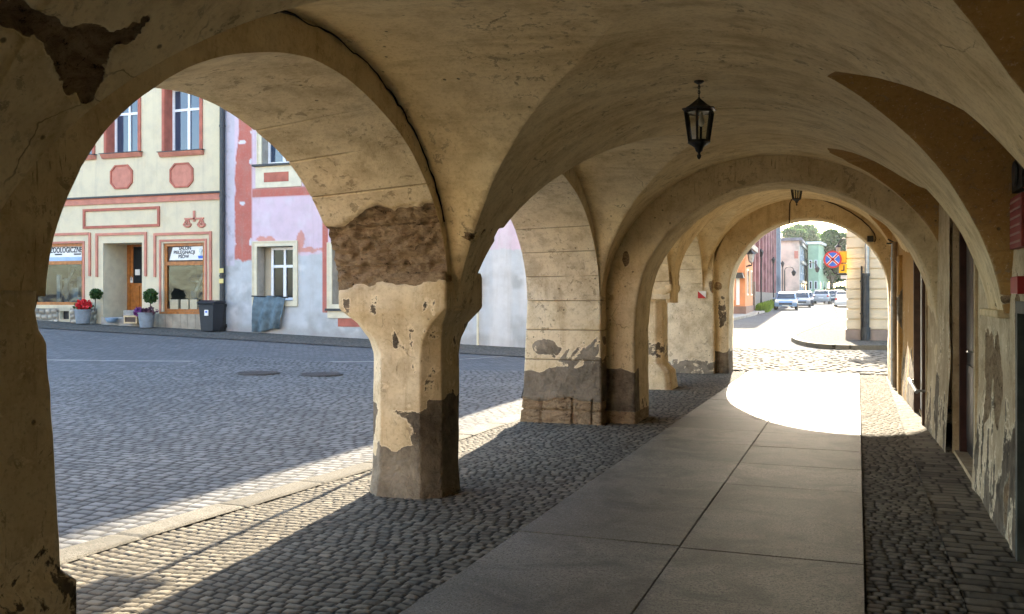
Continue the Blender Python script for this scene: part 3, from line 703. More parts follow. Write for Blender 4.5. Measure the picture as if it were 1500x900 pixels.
pillar('pillar', [(-0.03, -3.60, -2.965, 6.38, 6.98, 0.13), (0.2, -3.58, -2.98, 6.40, 6.97, 0.13), (1.10, -3.57, -2.98, 6.40, 6.97, 0.125), (1.22, -3.60, -2.97, 6.39, 6.98, 0.11),
                  (1.34, -3.67, -2.93, 6.36, 7.00, 0.07), (1.43, -3.76, -2.87, 6.33, 7.04, 0.03), (1.46, -3.775, -2.855, 6.325, 7.045, 0.012), (1.70, -3.775, -2.855, 6.325, 7.045, 0.012),
                  (1.735, -3.765, -2.865, 6.34, 7.03, 0.012)], [22, 10, 18, 10, 14, 10, 14, 10], 0.018, at_p1, 0.007, 'free standing chamfered pillar with flared capital and peeling base')
def at_p0(x, y, z):
    damp = 0.35 + 0.2 * fbm(x * 2, y * 2, z, 3, 75) + 0.3 * sst(0.7, 0.4, z)
    return {'damp': np.clip(damp, 0, 0.45), 'bare': 0.9 * np.clip(blob(x, y, z, (-2.85, 2.7, 1.7), (0.2, 0.12, 0.6)), 0, 1)}
pillar('pillar', [(-0.03, -3.86, -2.845, 1.6, 2.83, 0.01), (0.46, -3.86, -2.845, 1.6, 2.83, 0.01), (0.48, -3.84, -2.87, 1.7, 2.79, 0.02), (0.9, -3.8, -2.87, 1.72, 2.755, 0.02), (1.25, -3.8, -2.87, 1.74, 2.725, 0.02), (1.42, -3.8, -2.87, 1.74, 2.71, 0.02), (1.57, -3.79, -2.87, 1.74, 2.675, 0.02)],
       [20, 3, 26, 3, 10, 3, 26, 3], 0.025, at_p0, 0.006, 'dark near pillar with a projecting base block')
def at_p2(x, y, z):
    n = fbm(x * 5, y * 5, z * 5, 3, 77)
    inner = sst(-3.0, -2.9, x)
    damp = 0.80 * sst(0.74 + 0.06 * n, 0.66 + 0.06 * n, z - 0.12 * (x + 3.3)) * sst(0.22, 0.30, z)
    st = vn((x - 0.75 * z) * 17, (x + z) * 3.2, y * 2, 78) + 0.5 * vn((x - 0.75 * z) * 40, (x + z) * 5, y * 2, 79)
    damp = np.maximum(damp, (0.47 + 0.45 * st) * sst(1.16, 0.95, z + 0.25 * (x + 3.0) * -1 * (x > -3.6)) * sst(-3.62, -3.35, x) * (x < -2.87))
    damp = np.maximum(damp, 0.60 * np.clip(blob(x, y, z, (-3.56, 10.8, 0.93), (0.2, 0.5, 0.12)) * 5, 0, 1))
    damp = np.maximum(damp, (0.42 + 0.5 * vn(x * 9, y * 9, z * 9, 76)) * sst(1.25, 1.0, z) * inner)
    stones = 0.33 + 0.06 * fbm(x * 3, 0, 0, 3, 79)
    bare = 0.95 * sst(stones, stones - 0.05, z)
    # big rough blocks: joints
    zj = np.abs(z - 0.17) < 0.016; xj = np.zeros_like(zj)
    for q in (-3.62, -3.2, -2.95): xj = xj | (np.abs(x - q) < 0.014)
    cut = np.where((z < stones) & (zj | xj), 0.035, 0) + np.where(z < stones, 0.012 * fbm(x * 7, y * 7, z * 7, 3, 80), 0)
    pale = 0.5 * sst(0.95, 1.3, z) * sst(-0.2, 0.4, n)
    return {'damp': damp, 'bare': bare, 'pale': pale, 'cut': cut, 'grey': 0.55 + 0.45 * sst(.6, .9, z) - .5 * inner}
pillar('pillar', [(-0.03, -3.90, -2.84, 10.76, 11.98, 0.01), (0.3, -3.87, -2.845, 10.78, 11.96, 0.01), (0.36, -3.84, -2.855, 10.79, 11.95, 0.01), (1.56, -3.79, -2.865, 10.80, 11.93, 0.01)],
       [52, 3, 16, 3, 16, 3, 16, 3], 0.02, at_p2, 0.006, 'broad coursed pier with bare stone blocks at its foot', grooves=(1.5, 1.14, 0.78))
def at_p3(x, y, z):
    return {'damp': 0.6 * sst(1.7, 1.2, z) * (0.6 + 0.5 * fbm(x * 3, y * 3, z * 3, 3, 81)), 'bare': 0.55 * sst(1.62, 1.75, z)}
pillar('pillar', [(-0.03, -3.62, -2.86, 15.25, 16.0, 0.08), (0.3, -3.60, -2.90, 15.28, 15.98, 0.08), (0.42, -3.58, -3.02, 15.33, 15.94, 0.1), (1.45, -3.57, -3.03, 15.33, 15.94, 0.1), (1.58, -3.72, -2.9, 15.24, 16.0, 0.04), (1.64, -3.77, -2.85, 15.22, 16.02, 0.012), (1.95, -3.77, -2.85, 15.22, 16.02, 0.012)],
       [14, 4, 14, 4, 10, 4, 10, 4], 0.03, at_p3, 0.01, 'small far pillar with a broken foot')
def at_p4(x, y, z):
    n = fbm(x * 3, y * 3, z * 3, 3, 83)
    return {'damp': 0.6 * sst(0.42 + 0.12 * n, 0.2, z), 'pale': 0.85 + 0 * x, 'grey': 0.9 + 0 * x, 'bare': 0.9 * np.clip(blob(x, y, z, (-2.68, 18.76, 1.75), (0.14, 0.2, 0.3)), 0, 1)}
pillar('pillar', [(-0.03, -3.82, -2.66, 18.72, 19.0, 0.01), (3.2, -3.80, -2.68, 18.74, 19.0, 0.01)], [30, 2, 6, 2, 10, 2, 6, 2], 0.04, at_p4, 0.008, 'pale end pier with a grey damp foot')
# ---- transverse arch and end wall -------------------------------
def ring_arch(name, y0, y1, inner, outer, leg_l, attr_fn, n=150, label=None, depth_n=16, mat=None):
    """arch whose near face, soffit and far face are one skin; inner/outer: (xc, a, zs, zc) half ellipses"""
    def path(e, m):
        xc, a, zs_, zc = e; P = []
        for z in np.linspace(-0.03, zs_, m, endpoint=False): P.append((xc - a, z))
        for t in np.linspace(0, math.pi, n): P.append((xc - a * math.cos(t), zs_ + (zc - zs_) * math.sin(t)))
        for z in np.linspace(zs_, -0.03, m + 1)[1:]: P.append((xc + a, z))
        return np.array(P)
    m = 50
    pi, po = path(inner, m), path(outer, m)
    w = 0.009 * vn(np.arange(len(pi)) * 0.09, 0, y0, 91) + 0.004 * vn(np.arange(len(pi)) * 0.4, 0, y0, 92)
    d = pi - np.array([inner[0], inner[2]]); d /= np.maximum(np.linalg.norm(d, axis=1, keepdims=True), 1e-6); pi = pi + d * w[:, None]
    rows = []
    for f in np.linspace(1, 0, 14): rows.append([(p[0], y0, p[1]) for p in pi + (po - pi) * f])
    rows[-1] = [(p[0], y0 + 0.0, p[1]) for p in pi]
    for f in np.linspace(0, 1, depth_n)[1:]: rows.append([(p[0], y0 + (y1 - y0) * f, p[1]) for p in pi])
    for f in np.linspace(0, 1, 8)[1:]: rows.append([(p[0], y1, p[1]) for p in pi + (po - pi) * f])
    V = np.array(rows); x, y, z = V[..., 0], V[..., 1], V[..., 2]
    # round the arris a little, roughen
    V[13, :, 1] += 0.008; V[13, :, 0] += 0.004 * np.sign(x[13] - inner[0])
    V[..., 1] += 0.008 * fbm(x * 2.2, y, z * 2.2, 3, 93); V[..., 0] += 0.006 * fbm(x * 3, y * 3 + 7, z * 3, 3, 94); V[..., 2] += 0.004 * fbm(x * 3, y * 3, z * 3 + 9, 3, 95)
    at = {k: np.clip(v, 0, 1) for k, v in attr_fn(x, y, z).items()}
    return link(name, npmesh(name, V.reshape(-1, 3), gridq(V.shape[0], V.shape[1])[:, ::-1], at), mat or M['plaster'], arc, label)
def at_t1(x, y, z):
    n = fbm(x * 4, y * 4, z * 4, 3, 97); left = x < -2
    damp = np.where(left, 0.95 * sst(0.72 + 0.1 * n, 0.62 + 0.1 * n, z), 0.55 * sst(0.8, 0.2, z))
    damp = np.where(left & (y > 11.3), 0.5 * sst(0.45, 0.2, z), damp)
    bare = np.where(left, 0.8 * sst(0.2, 0.12, z), 0) + 0.9 * np.clip(blob(x, y, z, (-2.62, 11.05, 2.0), (0.06, 0.3, 0.13)) * 2, 0, 1)
    return {'damp': damp, 'bare': bare, 'pale': np.where(y > 11.2, 0.35, 0.0)}  # soffit coloured paler than the near face, as lit from the street
ring_arch('transverse_arch', 11.06, 11.84, (-0.855, 1.655, 1.22, 2.85), (-0.93, 2.05, 1.25, 3.32), 0, at_t1, label='round cross arch resting on the broad pier')
def at_t2(x, y, z):
    n = fbm(x * 4, y * 4, z * 4, 3, 99); left = x < -2
    damp = np.where(left, 0.95 * sst(0.48 + 0.1 * n, 0.40 + 0.1 * n, z), 0.4 * sst(0.6, 0.2, z))
    damp = np.maximum(damp, 0.8 * np.clip(blob(x, y, z, (-2.52, 18.85, 1.25), (0.14, 0.4, 0.5)) * 1.5 + 0.25 * n, 0, 0.65) * left)
    return {'damp': damp, 'bare': 0.8 * np.clip(blob(x, y, z, (-2.6, 18.85, 1.75), (0.12, 0.4, 0.12)) * 2, 0, 1), 'och': 0.18 * sst(-2.5, -1.5, x) + 0.0 * x, 'pale': np.where(y > 19.0, 0.6, 0)}  # paler soffit colour stands in for the street light on it
ring_arch('end_arch', 18.87, 19.62, (-0.92, 1.475, 1.57, 3.05), (-0.95, 1.80, 1.7, 3.62), 0, at_t2, label='round end arch opening to the sunlit street')
def end_wall():
    xc, a, zs_, zc = -0.95, 1.72, 1.65, 3.5
    m = MB(); y0, y1 = 18.99, 19.58
    n = 60; P = [(xc - a, -0.03)] + [(xc - a * math.cos(math.pi * i / n), zs_ + (zc - zs_) * math.sin(math.pi * i / n)) for i in range(n + 1)] + [(xc + a, -0.03)]
    m.box(XO, xc - a, y0, y1, -0.03, 9.0); m.box(xc + a, 3.5, y0, y1, -0.03, 9.0)
    for i in range(n):
        (xa, za), (xb, zb) = P[i + 1], P[i + 2]
        for y in (y0, y1): m.add([(xa, y, za), (xb, y, zb), (xb, y, 9.0), (xa, y, 9.0)], [(0, 1, 2, 3)])
    m.build('end_wall', M['plaster'], arc)
    m = MB(); m.box(XO, 6, -2.9, -2.62, -0.03, 9.0); m.build('added_back_wall', M['plaster_wall'], arc)  # unseen wall added to close the arcade and keep its near end dark
    m = MB(); m.box(XO + 0.02, 6.2, -2.8, 19.5, 8.9, 9.3); m.build('roof', M['roof'], arc)  # unseen roof closing the top against light leaks
    m = MB(); m.box(6.0, 6.2, -2.8, 19.5, 0, 9.0); m.build('rear_wall', M['upper'], arc)  # unseen wall closing the house side against light leaks
    m = MB(); m.box(XO + 0.3, 6.0, -2.5, 18.9, 4.3, 4.5); m.build('upper_floor', M['upper'], arc)  # unseen slab covering the vault so no light leaks in
end_wall()
# ---- house wall on the right ------------------------------------
HOLES = [(8.32, 10.05, 0.0, 2.32), (12.15, 13.62, 0.0, 2.25), (4.6, 6.18, 0.0, 1.52)]
def right_wall():
    ys = np.unique(np.concatenate([np.arange(-2.6, 3.5, 0.2), np.arange(3.5, 12, 0.03), np.arange(12, 19.1, 0.06)] + [[h[0], h[1]] for h in HOLES])); 
    ys = ys[np.concatenate([[True], np.diff(ys) > 1e-4])]
    zs = np.unique(np.concatenate([np.arange(-0.03, 2.6, 0.03), np.arange(2.6, 4.4, 0.1)] + [[h[2], h[3]] for h in HOLES]))
    zs = zs[np.concatenate([[True], np.diff(zs) > 1e-4])]
    Y, Z = np.meshgrid(ys, zs, indexing='ij')
    X = XW(Y) + 0.012 * fbm(Y * 1.5, Z * 1.5, 0.4, 4, 101) - 0.03 * sst(0.9, 0.0, Z) + 0.008 * fbm(Y * 8, Z * 8, 0.4, 3, 103)
    low = sst(1.0, 0.3, Z + 0.35 * fbm(Y * 1.6, Z * 1.2, 3, 3, 104))
    damp = 0.62 * low * (0.75 + 0.8 * fbm(Y * 5, Z * 1.6, 0, 4, 105)) + 0.42 * sst(-0.1, 0.4, fbm(Y * 3.1, Z * 0.7, 4, 4, 106)) * sst(2.2, 1.2, Z)
    bare = 0.75 * sst(0.25, 0.5, fbm(Y * 1.8, Z * 0.9, 7, 4, 107)) * sst(1.6, 1.1, Z) * sst(12, 9, Y)
    bare = np.maximum(bare, 0.85 * (blob(X, Y, Z, (0.9, 7.25, 0.95), (9, 0.22, 0.35)) > 0))
    bare = np.maximum(bare, 0.8 * (blob(X, Y, Z, (0.9, 6.38, 1.25), (9, 0.12, 0.45)) > 0))
    pale = 0.5 * sst(0.9, 1.3, Z) * sst(6.3, 6.6, Y) * sst(-0.3, 0.3, fbm(Y * 3, Z * 3, 1, 3, 109))
    X = X + 0.016 * bare
    och = np.where((Y > 11.9) & (Z > 1.2), 0.9, 0) * sst(11.9, 12.1, Y) + np.where((Y > 13.7), 0.9, 0)
    V = np.stack([X, Y, Z], -1).reshape(-1, 3); q = gridq(len(ys), len(zs))
    cy = Y.reshape(-1)[q].mean(1); cz = Z.reshape(-1)[q].mean(1); keep = np.ones(len(q), bool)
    for h in HOLES: keep &= ~((cy > h[0]) & (cy < h[1]) & (cz > h[2]) & (cz < h[3]))
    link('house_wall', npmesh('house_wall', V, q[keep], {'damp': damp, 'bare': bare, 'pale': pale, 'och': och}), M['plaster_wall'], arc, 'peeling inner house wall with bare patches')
    m = MB()
    for (a, b, c, d) in HOLES:
        x0, x1 = float(XW((a + b) / 2)) + 0.005, float(XW((a + b) / 2)) + 0.36
        m = MB(); m.box(x0, x1 + 0.05, a - 0.10, a, c - 0.03, d + 0.1); m.box(x0, x1 + 0.05, b, b + 0.10, c - 0.03, d + 0.1); m.box(x0, x1 + 0.05, a, b, d, d + 0.1)
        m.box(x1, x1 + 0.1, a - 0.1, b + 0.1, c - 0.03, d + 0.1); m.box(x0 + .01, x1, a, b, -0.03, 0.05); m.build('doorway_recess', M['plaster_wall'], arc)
    pass
    # dark double door
    a, b, c, d = HOLES[0]; x = float(XW(9.2))
    D = MB().frame(a, b, 0.05, d, 0.09, 0, 0.08)
    fr = MB()
    for (y0, y1, z0, z1) in ((a, a + 0.09, 0.05, d), (b - 0.09, b, 0.05, d), (a + .09, b - .09, d - 0.09, d)): fr.box(x + 0.06, x + 0.18, y0, y1, z0, z1)
    dr = fr.build('door', M['maroon'], arc, label='dark double door in a deep recess')
    lf = MB(); mid = (a + b) / 2
    for y0, y1 in ((a + .09, mid - .004), (mid + .004, b - .09)):
        lf.box(x + .12, x + .16, y0, y1, 0.06, d - .09)
        for z0, z1 in ((.2, .9), (1.05, 2.05)): lf.frame_y = None; lf.box(x + .105, x + .12, y0 + .12, y1 - .12, z0, z1)
    lf.build('door_leaf', M['blackdoor'], dr)
    MB().tube([(x + .12, mid + .1, 1.05), (x + .07, mid + .1, 1.05), (x + .07, mid + .2, 1.05)], .01).build('handle', M['zinc'], dr)
    # white shop door with brown posts
    a, b, c, d = HOLES[1]; x = float(XW(12.9))
    fr = MB(); fr.box(x - .03, x + .1, a, a + .12, 0, d + 0.02); fr.box(x - .03 - .02, x + .1, b - .10, b, 0, d + 0.02); fr.box(x - .02, x + .1, a + .12, b - .10, d - .1, d)
    dr = fr.build('door', M['brownwood'], arc, label='white panel door between brown posts')
    MB().box(x + .03, x + .07, a + .12, b - .10, 0.06, d - .1).build('door_leaf', M['signwhite'], dr)
    # low shutter door near the camera
    a, b, c, d = HOLES[2]; x = float(XW(5))
    fr = MB()
    for (y0, y1, z0, z1) in ((a, a + .07, 0, d), (b - .07, b, 0, d), (a + .07, b - .07, d - .07, d)): fr.box(x - .035, x + .1, y0, y1, z0, z1)
    dr = fr.build('shutter_door', simple('shutter_green', (0.055, 0.065, 0.055), 0.7, 0.3, 7, 0.3), arc, label='dark green shutter door')
    lf = MB()
    for i in range(10):
        yy = a + .07 + i * (b - a - .14) / 10; lf.box(x + .03, x + .06, yy + .004, yy + (b - a - .14) / 10 - .004, 0.03, d - .07)
    lf.build('shutter_leaf', bpy.data.materials['shutter_green'], dr)
    # yellow pilaster beyond
    def at_y(xx, yy, zz): return {'och': 0.95 + 0 * xx, 'damp': 0.8 * (blob(xx, yy, zz, (0.72, 15.9, 1.35), (0.14, 9, 0.36)) > 0) + 0.4 * sst(.2, .05, zz)}
    pillar('pilaster', [(-0.03, 0.60, 0.9, 15.85, 16.5, 0.015), (2.2, 0.60, 0.9, 15.85, 16.5, 0.015)], [14, 2, 14, 2, 6, 2, 6, 2], 0.03, at_y, 0.005, 'yellow pilaster with a bare grey patch')
right_wall()
def rail():
    x = float(XW(12.8)) - 0.10
    m = MB(); m.tube([(x, 13.75, .42), (x, 12.0, .42)], .022, 10); m.tube([(x, 13.6, .42), (x + .14, 13.6, .42)], .015); m.tube([(x, 12.15, .42), (x + .14, 12.15, .42)], .015)
    o = m.build('guard_rail', M['zinc'], None, smooth=True); tag(o, 'low metal guard rail across the foot of the white shop door', 'rail')
rail()
def cracks():
    m = MB()
    yc, hf0, hf, z1, z2 = LUN_L[1]
    pts = []
    for t in np.linspace(1.35, 2.75, 60):
        y = yc - (hf - 0.01) * math.cos(t); z = z1 + (z2 - z1 - 0.012) * math.sin(t)
        pts.append((XL + 0.006, y + 0.012 * float(vn(t * 25, 0, 0, 5)), z + 0.014 * float(vn(t * 30, 1, 0, 6))))
    m.tube(pts, [0.003 + 0.006 * abs(float(vn(i * .3, 2, 0, 8))) for i in range(60)], 5)
    m.build('crack', M['blackdoor'], arc)
cracks()
# ================================================================== THINGS IN THE ARCADE
def make_lantern(label, group, chain=True):
    """hexagonal lantern, hook at z = 0 hanging down"""
    t = thing('hanging_lantern', label, 'lantern', (0, 0, 0), 0, group)
    dz = 0.0 if chain else 0.155
    if chain:
        MB().lathe([(0.062, 0.0), (0.064, -0.012), (0.06, -0.026), (0.036, -0.03), (0.032, -0.05), (0.014, -0.062)], n=20).build('ceiling_rose', M['iron'], t, smooth=True)
        m = MB()
        for i in range(5):
            z = -0.066 - i * 0.017; a = (0.007, 0) if i % 2 else (0, 0.007)
            m.tube([(a[0] * math.cos(q), a[1] * math.cos(q), z + 0.012 * math.sin(q)) for q in np.linspace(0, 2 * math.pi, 9)], 0.003, 5)
        m.tube([(0, 0, -0.05), (0.002, 0, -0.155)], 0.002, 5)
        m.build('chain', M['iron'], t)
    else: MB().lathe([(0.06, 0.0), (0.06, -0.02), (0.02, -0.03), (0.015, -0.05)], n=16).build('ceiling_rose', M['iron'], t)
    z0 = -0.148 if chain else -0.03
    m = MB(); m.lathe([(0.004, z0), (0.010, z0 - 0.012), (0.022, z0 - 0.022), (0.05, z0 - 0.045), (0.072, z0 - 0.062), (0.098, z0 - 0.078), (0.122, z0 - 0.083), (0.120, z0 - 0.090), (0.092, z0 - 0.092), (0.088, z0 - 0.108)], n=6, rot=0.5)
    m.build('roof_cap', M['iron'], t)
    zt, zb, rt, rb = z0 - 0.105, z0 - 0.300, 0.098, 0.068
    m = MB()
    for k in range(6):
        a = math.pi / 3 * (k + .5); a2 = math.pi / 3 * (k + 1.5)
        m.bar((rt * math.cos(a), rt * math.sin(a), zt), (rb * math.cos(a), rb * math.sin(a), zb), 0.015)
        m.bar((rt * math.cos(a), rt * math.sin(a), zt), (rt * math.cos(a2), rt * math.sin(a2), zt), 0.012)
        m.bar((rb * math.cos(a), rb * math.sin(a), zb), (rb * math.cos(a2), rb * math.sin(a2), zb), 0.012)
    m.build('cage', M['iron'], t)
    m = MB(); P = lambda r, k, z: (r * math.cos(math.pi / 3 * (k + .5)), r * math.sin(math.pi / 3 * (k + .5)), z)
    for k in range(6): m.add([P(rt - .004, k, zt), P(rt - .004, k + 1, zt), P(rb - .004, k + 1, zb), P(rb - .004, k, zb)], [(0, 1, 2, 3)])
    m.build('glass', M['clear'], t)
    MB().lathe([(0.012, zt), (0.013, zt - 0.03), (0.015, zt - 0.04), (0.021, zt - 0.06), (0.020, zt - 0.08), (0.008, zt - 0.095)], (0.015, 0, 0), 14).build('bulb', M['signwhite'], t, smooth=True)
    MB().lathe([(rb + .006, zb + 0.006), (rb + .008, zb - 0.01), (0.045, zb - 0.03), (0.030, zb - 0.042), (0.022, zb - 0.066), (0.010, zb - 0.075), (0.008, zb - 0.085), (0.015, zb - 0.094), (0.012, zb - 0.11), (0.003, zb - 0.122)], n=12).build('finial', M['iron'], t, smooth=True)
    return t
lan = make_lantern('black hexagonal lantern hanging on a short chain from the near vault', 'lanterns under the vault')
LZ = 3.045
lx, lz = onY(1024, 112, 6.34); lan.location = (lx, 6.34, lz + 0.01)
lan2 = make_lantern('smaller lantern hanging in the far bay before the street arch', 'lanterns under the vault', chain=False)
x2, zt2 = onY(1167, 296, 16.3); lan2.location = (x2, 16.3, zt2 + 0.46 * 0.98 - .075); lan2.scale = (0.98,) * 3; lan2.rotation_euler = (0, 0, 0.3)
def cable():
    m = MB(); P = [(1156, 331), (1156.5, 312), (1157, 298), (1160, 292), (1168, 289.5), (1185, 290), (1205, 293), (1225, 300), (1246, 311), (1262, 322), (1274, 333), (1281, 343), (1283, 350), (1281, 355)]
    Q = []
    for u, v in P:
        x, z = onY(u, v, 18.835); Q.append((x, 18.835, z))
    m.tube(Q, 0.012, 6); x, z = onY(1275, 350, 18.80)
    o = m.build('cable', M['brownwood'], None); tag(o, 'thin dark cable looping over the end arch to a junction box', 'cable')
    m = MB().box(x - .055, x + .055, 18.78, 18.86, z - .055, z + .055); m.box(x - .045, x + .045, 18.775, 18.78, z - .045, z + .045)
    o = m.build('junction_box', M['darkpipe'], None, bevel=.006); tag(o, 'small square junction box at the end of the dark cable', 'junction box')
cable()
def conduits():
    for i, (u, v0, v1, Y, r, lab) in enumerate(((1304, 352, 562, 17.3, .028, 'thin grey wall pipe nearest the end arch'), (1311, 350, 568, 16.75, .04, 'thicker rusty wall pipe beside the yellow pilaster'))):
        x = float(XW(Y)) - .05; ztop = 2.45
        m = MB(); m.tube([(x, Y, 0.03), (x, Y, ztop)], r, 10)
        for z in (.5, 1.4, 2.2): m.lathe([(r + .01, -.02), (r + .01, .02)], (x, Y, z), 10); m.box(x, x + .12, Y - .012, Y + .012, z - .012, z + .012)
        o = m.build('wall_pipe', M['zinc'] if i == 0 else simple('rusty_pipe', (0.24, 0.17, 0.10), .7, .3, 6, .2), None, smooth=True); tag(o, lab, 'pipe', 'pipes on the inner wall')
    x, z = onY(1303, 357, 17.5)
    m = MB(); m.box(x - .05, x + .10, 17.4, 17.46, z - .015, z + .01); m.bar((x + .08, 17.43, z + .01), (x - .03, 17.43, z + .07), .022)
    o = m.build('floodlight', M['darkpipe'], None); tag(o, 'small grey lamp bracket high on the wall by the end arch', 'lamp bracket')
conduits()
def plaques():
    def quad(name, u0, u1, v0, v1, mat, lab, cat, xo=.86, th=.02, inner=None, words=None, wmat=None, size=.03):
        ya, za = onX(u0, v0, xo); yb, zb = onX(u1, v1, xo); _, zc = onX(u0, v1, xo)
        y0, y1 = min(ya, yb), max(ya, yb); z1 = za; z0 = zc
        t = thing(name, lab, cat, (xo, (y0 + y1) / 2, (z0 + z1) / 2))
        MB().box(xo, xo + th + .06, y0, y1, z0, z1).build('plate', mat, t, bevel=.004)
        if words:
            for i, w in enumerate(words):
                o = text('lettering', w, size, wmat, t, (xo - .002, (y0 + y1) / 2, z1 - (i + .9) * (z1 - z0) / (len(words) + .6)), R(-90), .002); o.scale[0] = 1.0
        return t, y0, y1, z0, z1
    t, y0, y1, z0, z1 = quad('wall_plaque', 1482, 1497, 236, 284, M['iron'], 'dark framed plaque highest on the right wall', 'plaque')
    MB().lathe([(.001, -.01), (.07, -.01), (.075, 0.0), (.06, .004)], (.853, (y0 + y1) / 2, (z0 + z1) / 2), 18, axis='x').build('medallion', M['darkpipe'], t)
    mr = simple('plaque_red', (0.22, 0.035, 0.03), .6, .15, 6, .1)
    t, y0, y1, z0, z1 = quad('wall_plaque', 1479, 1496, 292, 366, mr, 'red enamel plaque with pale lines under the dark plaque', 'plaque')
    m = MB()
    for i in range(6):
        z = z0 + (z1 - z0) * (i + .6) / 6.4; m.box(.856, .86, y0 + .03, y1 - .03, z, z + .012)
    m.build('line_of_writing', simple('plaque_pale', (0.33, 0.20, 0.17), .6, .1, 6, 0), t)
    quad('wall_plaque', 1480, 1490, 406, 431, simple('plaque_bright_red', (0.30, 0.02, 0.02), .5, .1, 6, 0), 'small narrow red sign under the red enamel plaque', 'sign')
    # notices on the white shop door
    Y = 12.6; x = float(XW(12.9)) + .022
    t = thing('notice', 'white notice sheet with red heading taped to the white shop door', 'notice', (x, Y, 1.6))
    ya, za = onX(1352, 404, x); yb, zb = onX(1358, 448, x)
    yc = (ya + yb) / 2; w = .17
    MB().box(x, x + .008, yc - w, yc + w, za - .28, za).build('heading', M['signred'], t); MB().box(x, x + .008, yc - w - .05, yc + w, za - .85, za - .285).build('sheet', M['signwhite'], t)
    m = MB()
    for i in range(7): m.box(x - .003, x, yc - w + .03, yc + w - .06 - .05 * (i % 3), za - .36 - i * .06, za - .345 - i * .06)
    m.build('line_of_writing', M['ink'], t)
    # little red and white triangle on the end pier
    x, z = onY(1029, 432, 18.70)
    t = thing('small_plate', 'tiny red and white corner plate on the pale end pier', 'sign', (x, 18.71, z))
    MB().prism([(x - .09, z + .07), (x - .09, z - .07), (x + .07, z - .07)], 18.70, 18.715).build('red_half', M['signred'], t)
    MB().prism([(x - .085, z + .072), (x + .072, z - .068), (x + .072, z + .072)], 18.70, 18.715).build('white_half', M['signwhite'], t)
    # black box on the outer edge of the broad pier
    Yb = 10.9; x, z = onY(766, 573, Yb)
    m = MB().prism([(x - .03, z - .09), (x + .06, z - .09), (x + .06, z + .09), (x + .015, z + .09)], Yb, Yb + .14)
    o = m.build('meter_box', M['iron'], None, bevel=.006); tag(o, 'small black box fixed to the outer edge of the broad pier', 'box')
plaques()
def hidden_post():
    x, y, z = gnd(640, 649)
    t = thing('sign_post', 'thin road sign post standing at the kerb behind the near pillar', 'sign post', (x, y, z))
    MB().tube([(x, y, z - .02), (x, y, z + 2.02)], .024, 12).build('post', M['zinc'], t, smooth=True)
    MB().box(x - .20, x + .20, y - .035, y - .028, z + 1.72, z + 2.02).build('plate', M['bluepaint'], t, bevel=.002)
hidden_post()
def manhole(u, v, r, lab):
    x, y, z = gnd(u, v); OFF = .022 if u > 1000 else .018; m = MB(); m.lathe([(r, -.03), (r, .012), (r * .93, .012), (r * .93, .004), (r * .88, .004)], (x, y, z + OFF), 28)
    for k in range(-4, 5):
        w = math.sqrt(max(.01, (r * .85) ** 2 - (k * r * .2) ** 2)); m.box(x - w, x + w, y + k * r * .2 - .015, y + k * r * .2 + .015, z + OFF - .002, z + OFF + .012)
    o = m.build('manhole_cover', simple('cast_iron' + str(u), (0.055, 0.055, 0.058), .6, .2, 10, .2), None); tag(o, lab, 'manhole cover', 'manhole covers in the paving')
manhole(378, 548, .42, 'round iron manhole cover in the square, the one closer to the shop')
manhole(470, 550, .42, 'round iron manhole cover in the square, the one closer to the near pillar')
manhole(1265, 544, .34, 'round iron manhole cover just outside the end arch')
def gutter():
    V = []; n = 0
    pts = [gnd(u, v) for u, v in ((40, 526), (150, 527.5), (300, 528.5), (470, 529.5), (560, 529), (665, 526.5), (770, 519), (830, 513))]
    m = MB()
    for (a, b) in zip(pts[:-1], pts[1:]):
        m.add([(a[0], a[1] - .09, a[2] - .016), (b[0], b[1] - .09, b[2] - .016), (b[0], b[1] + .09, b[2] - .012), (a[0], a[1] + .09, a[2] - .012)], [(0, 1, 2, 3)])
    o = m.build('gutter_strip', M['pave'], None); tag(o, kind='structure')
    # pavement apron along the house fronts
    m = MB(); xs = np.linspace(-34, -6, 40)
    for a, b in zip(xs[:-1], xs[1:]):
        for y0, y1 in ((22.3, 23.7), (23.7, 25.2)):
            m.add([(a, y0, TZ(a, y0) + .0), (b, y0, TZ(b, y0) + .0), (b, y1, TZ(b, y1) + .02), (a, y1, TZ(a, y1) + .02)], [(0, 1, 2, 3)])
    o = m.build('pavement', simple('fine_mosaic_paving', (0.13, 0.122, 0.105), 1.0, .45, 14, .8, 0.0, 0.03), None); tag(o, kind='structure')
gutter()
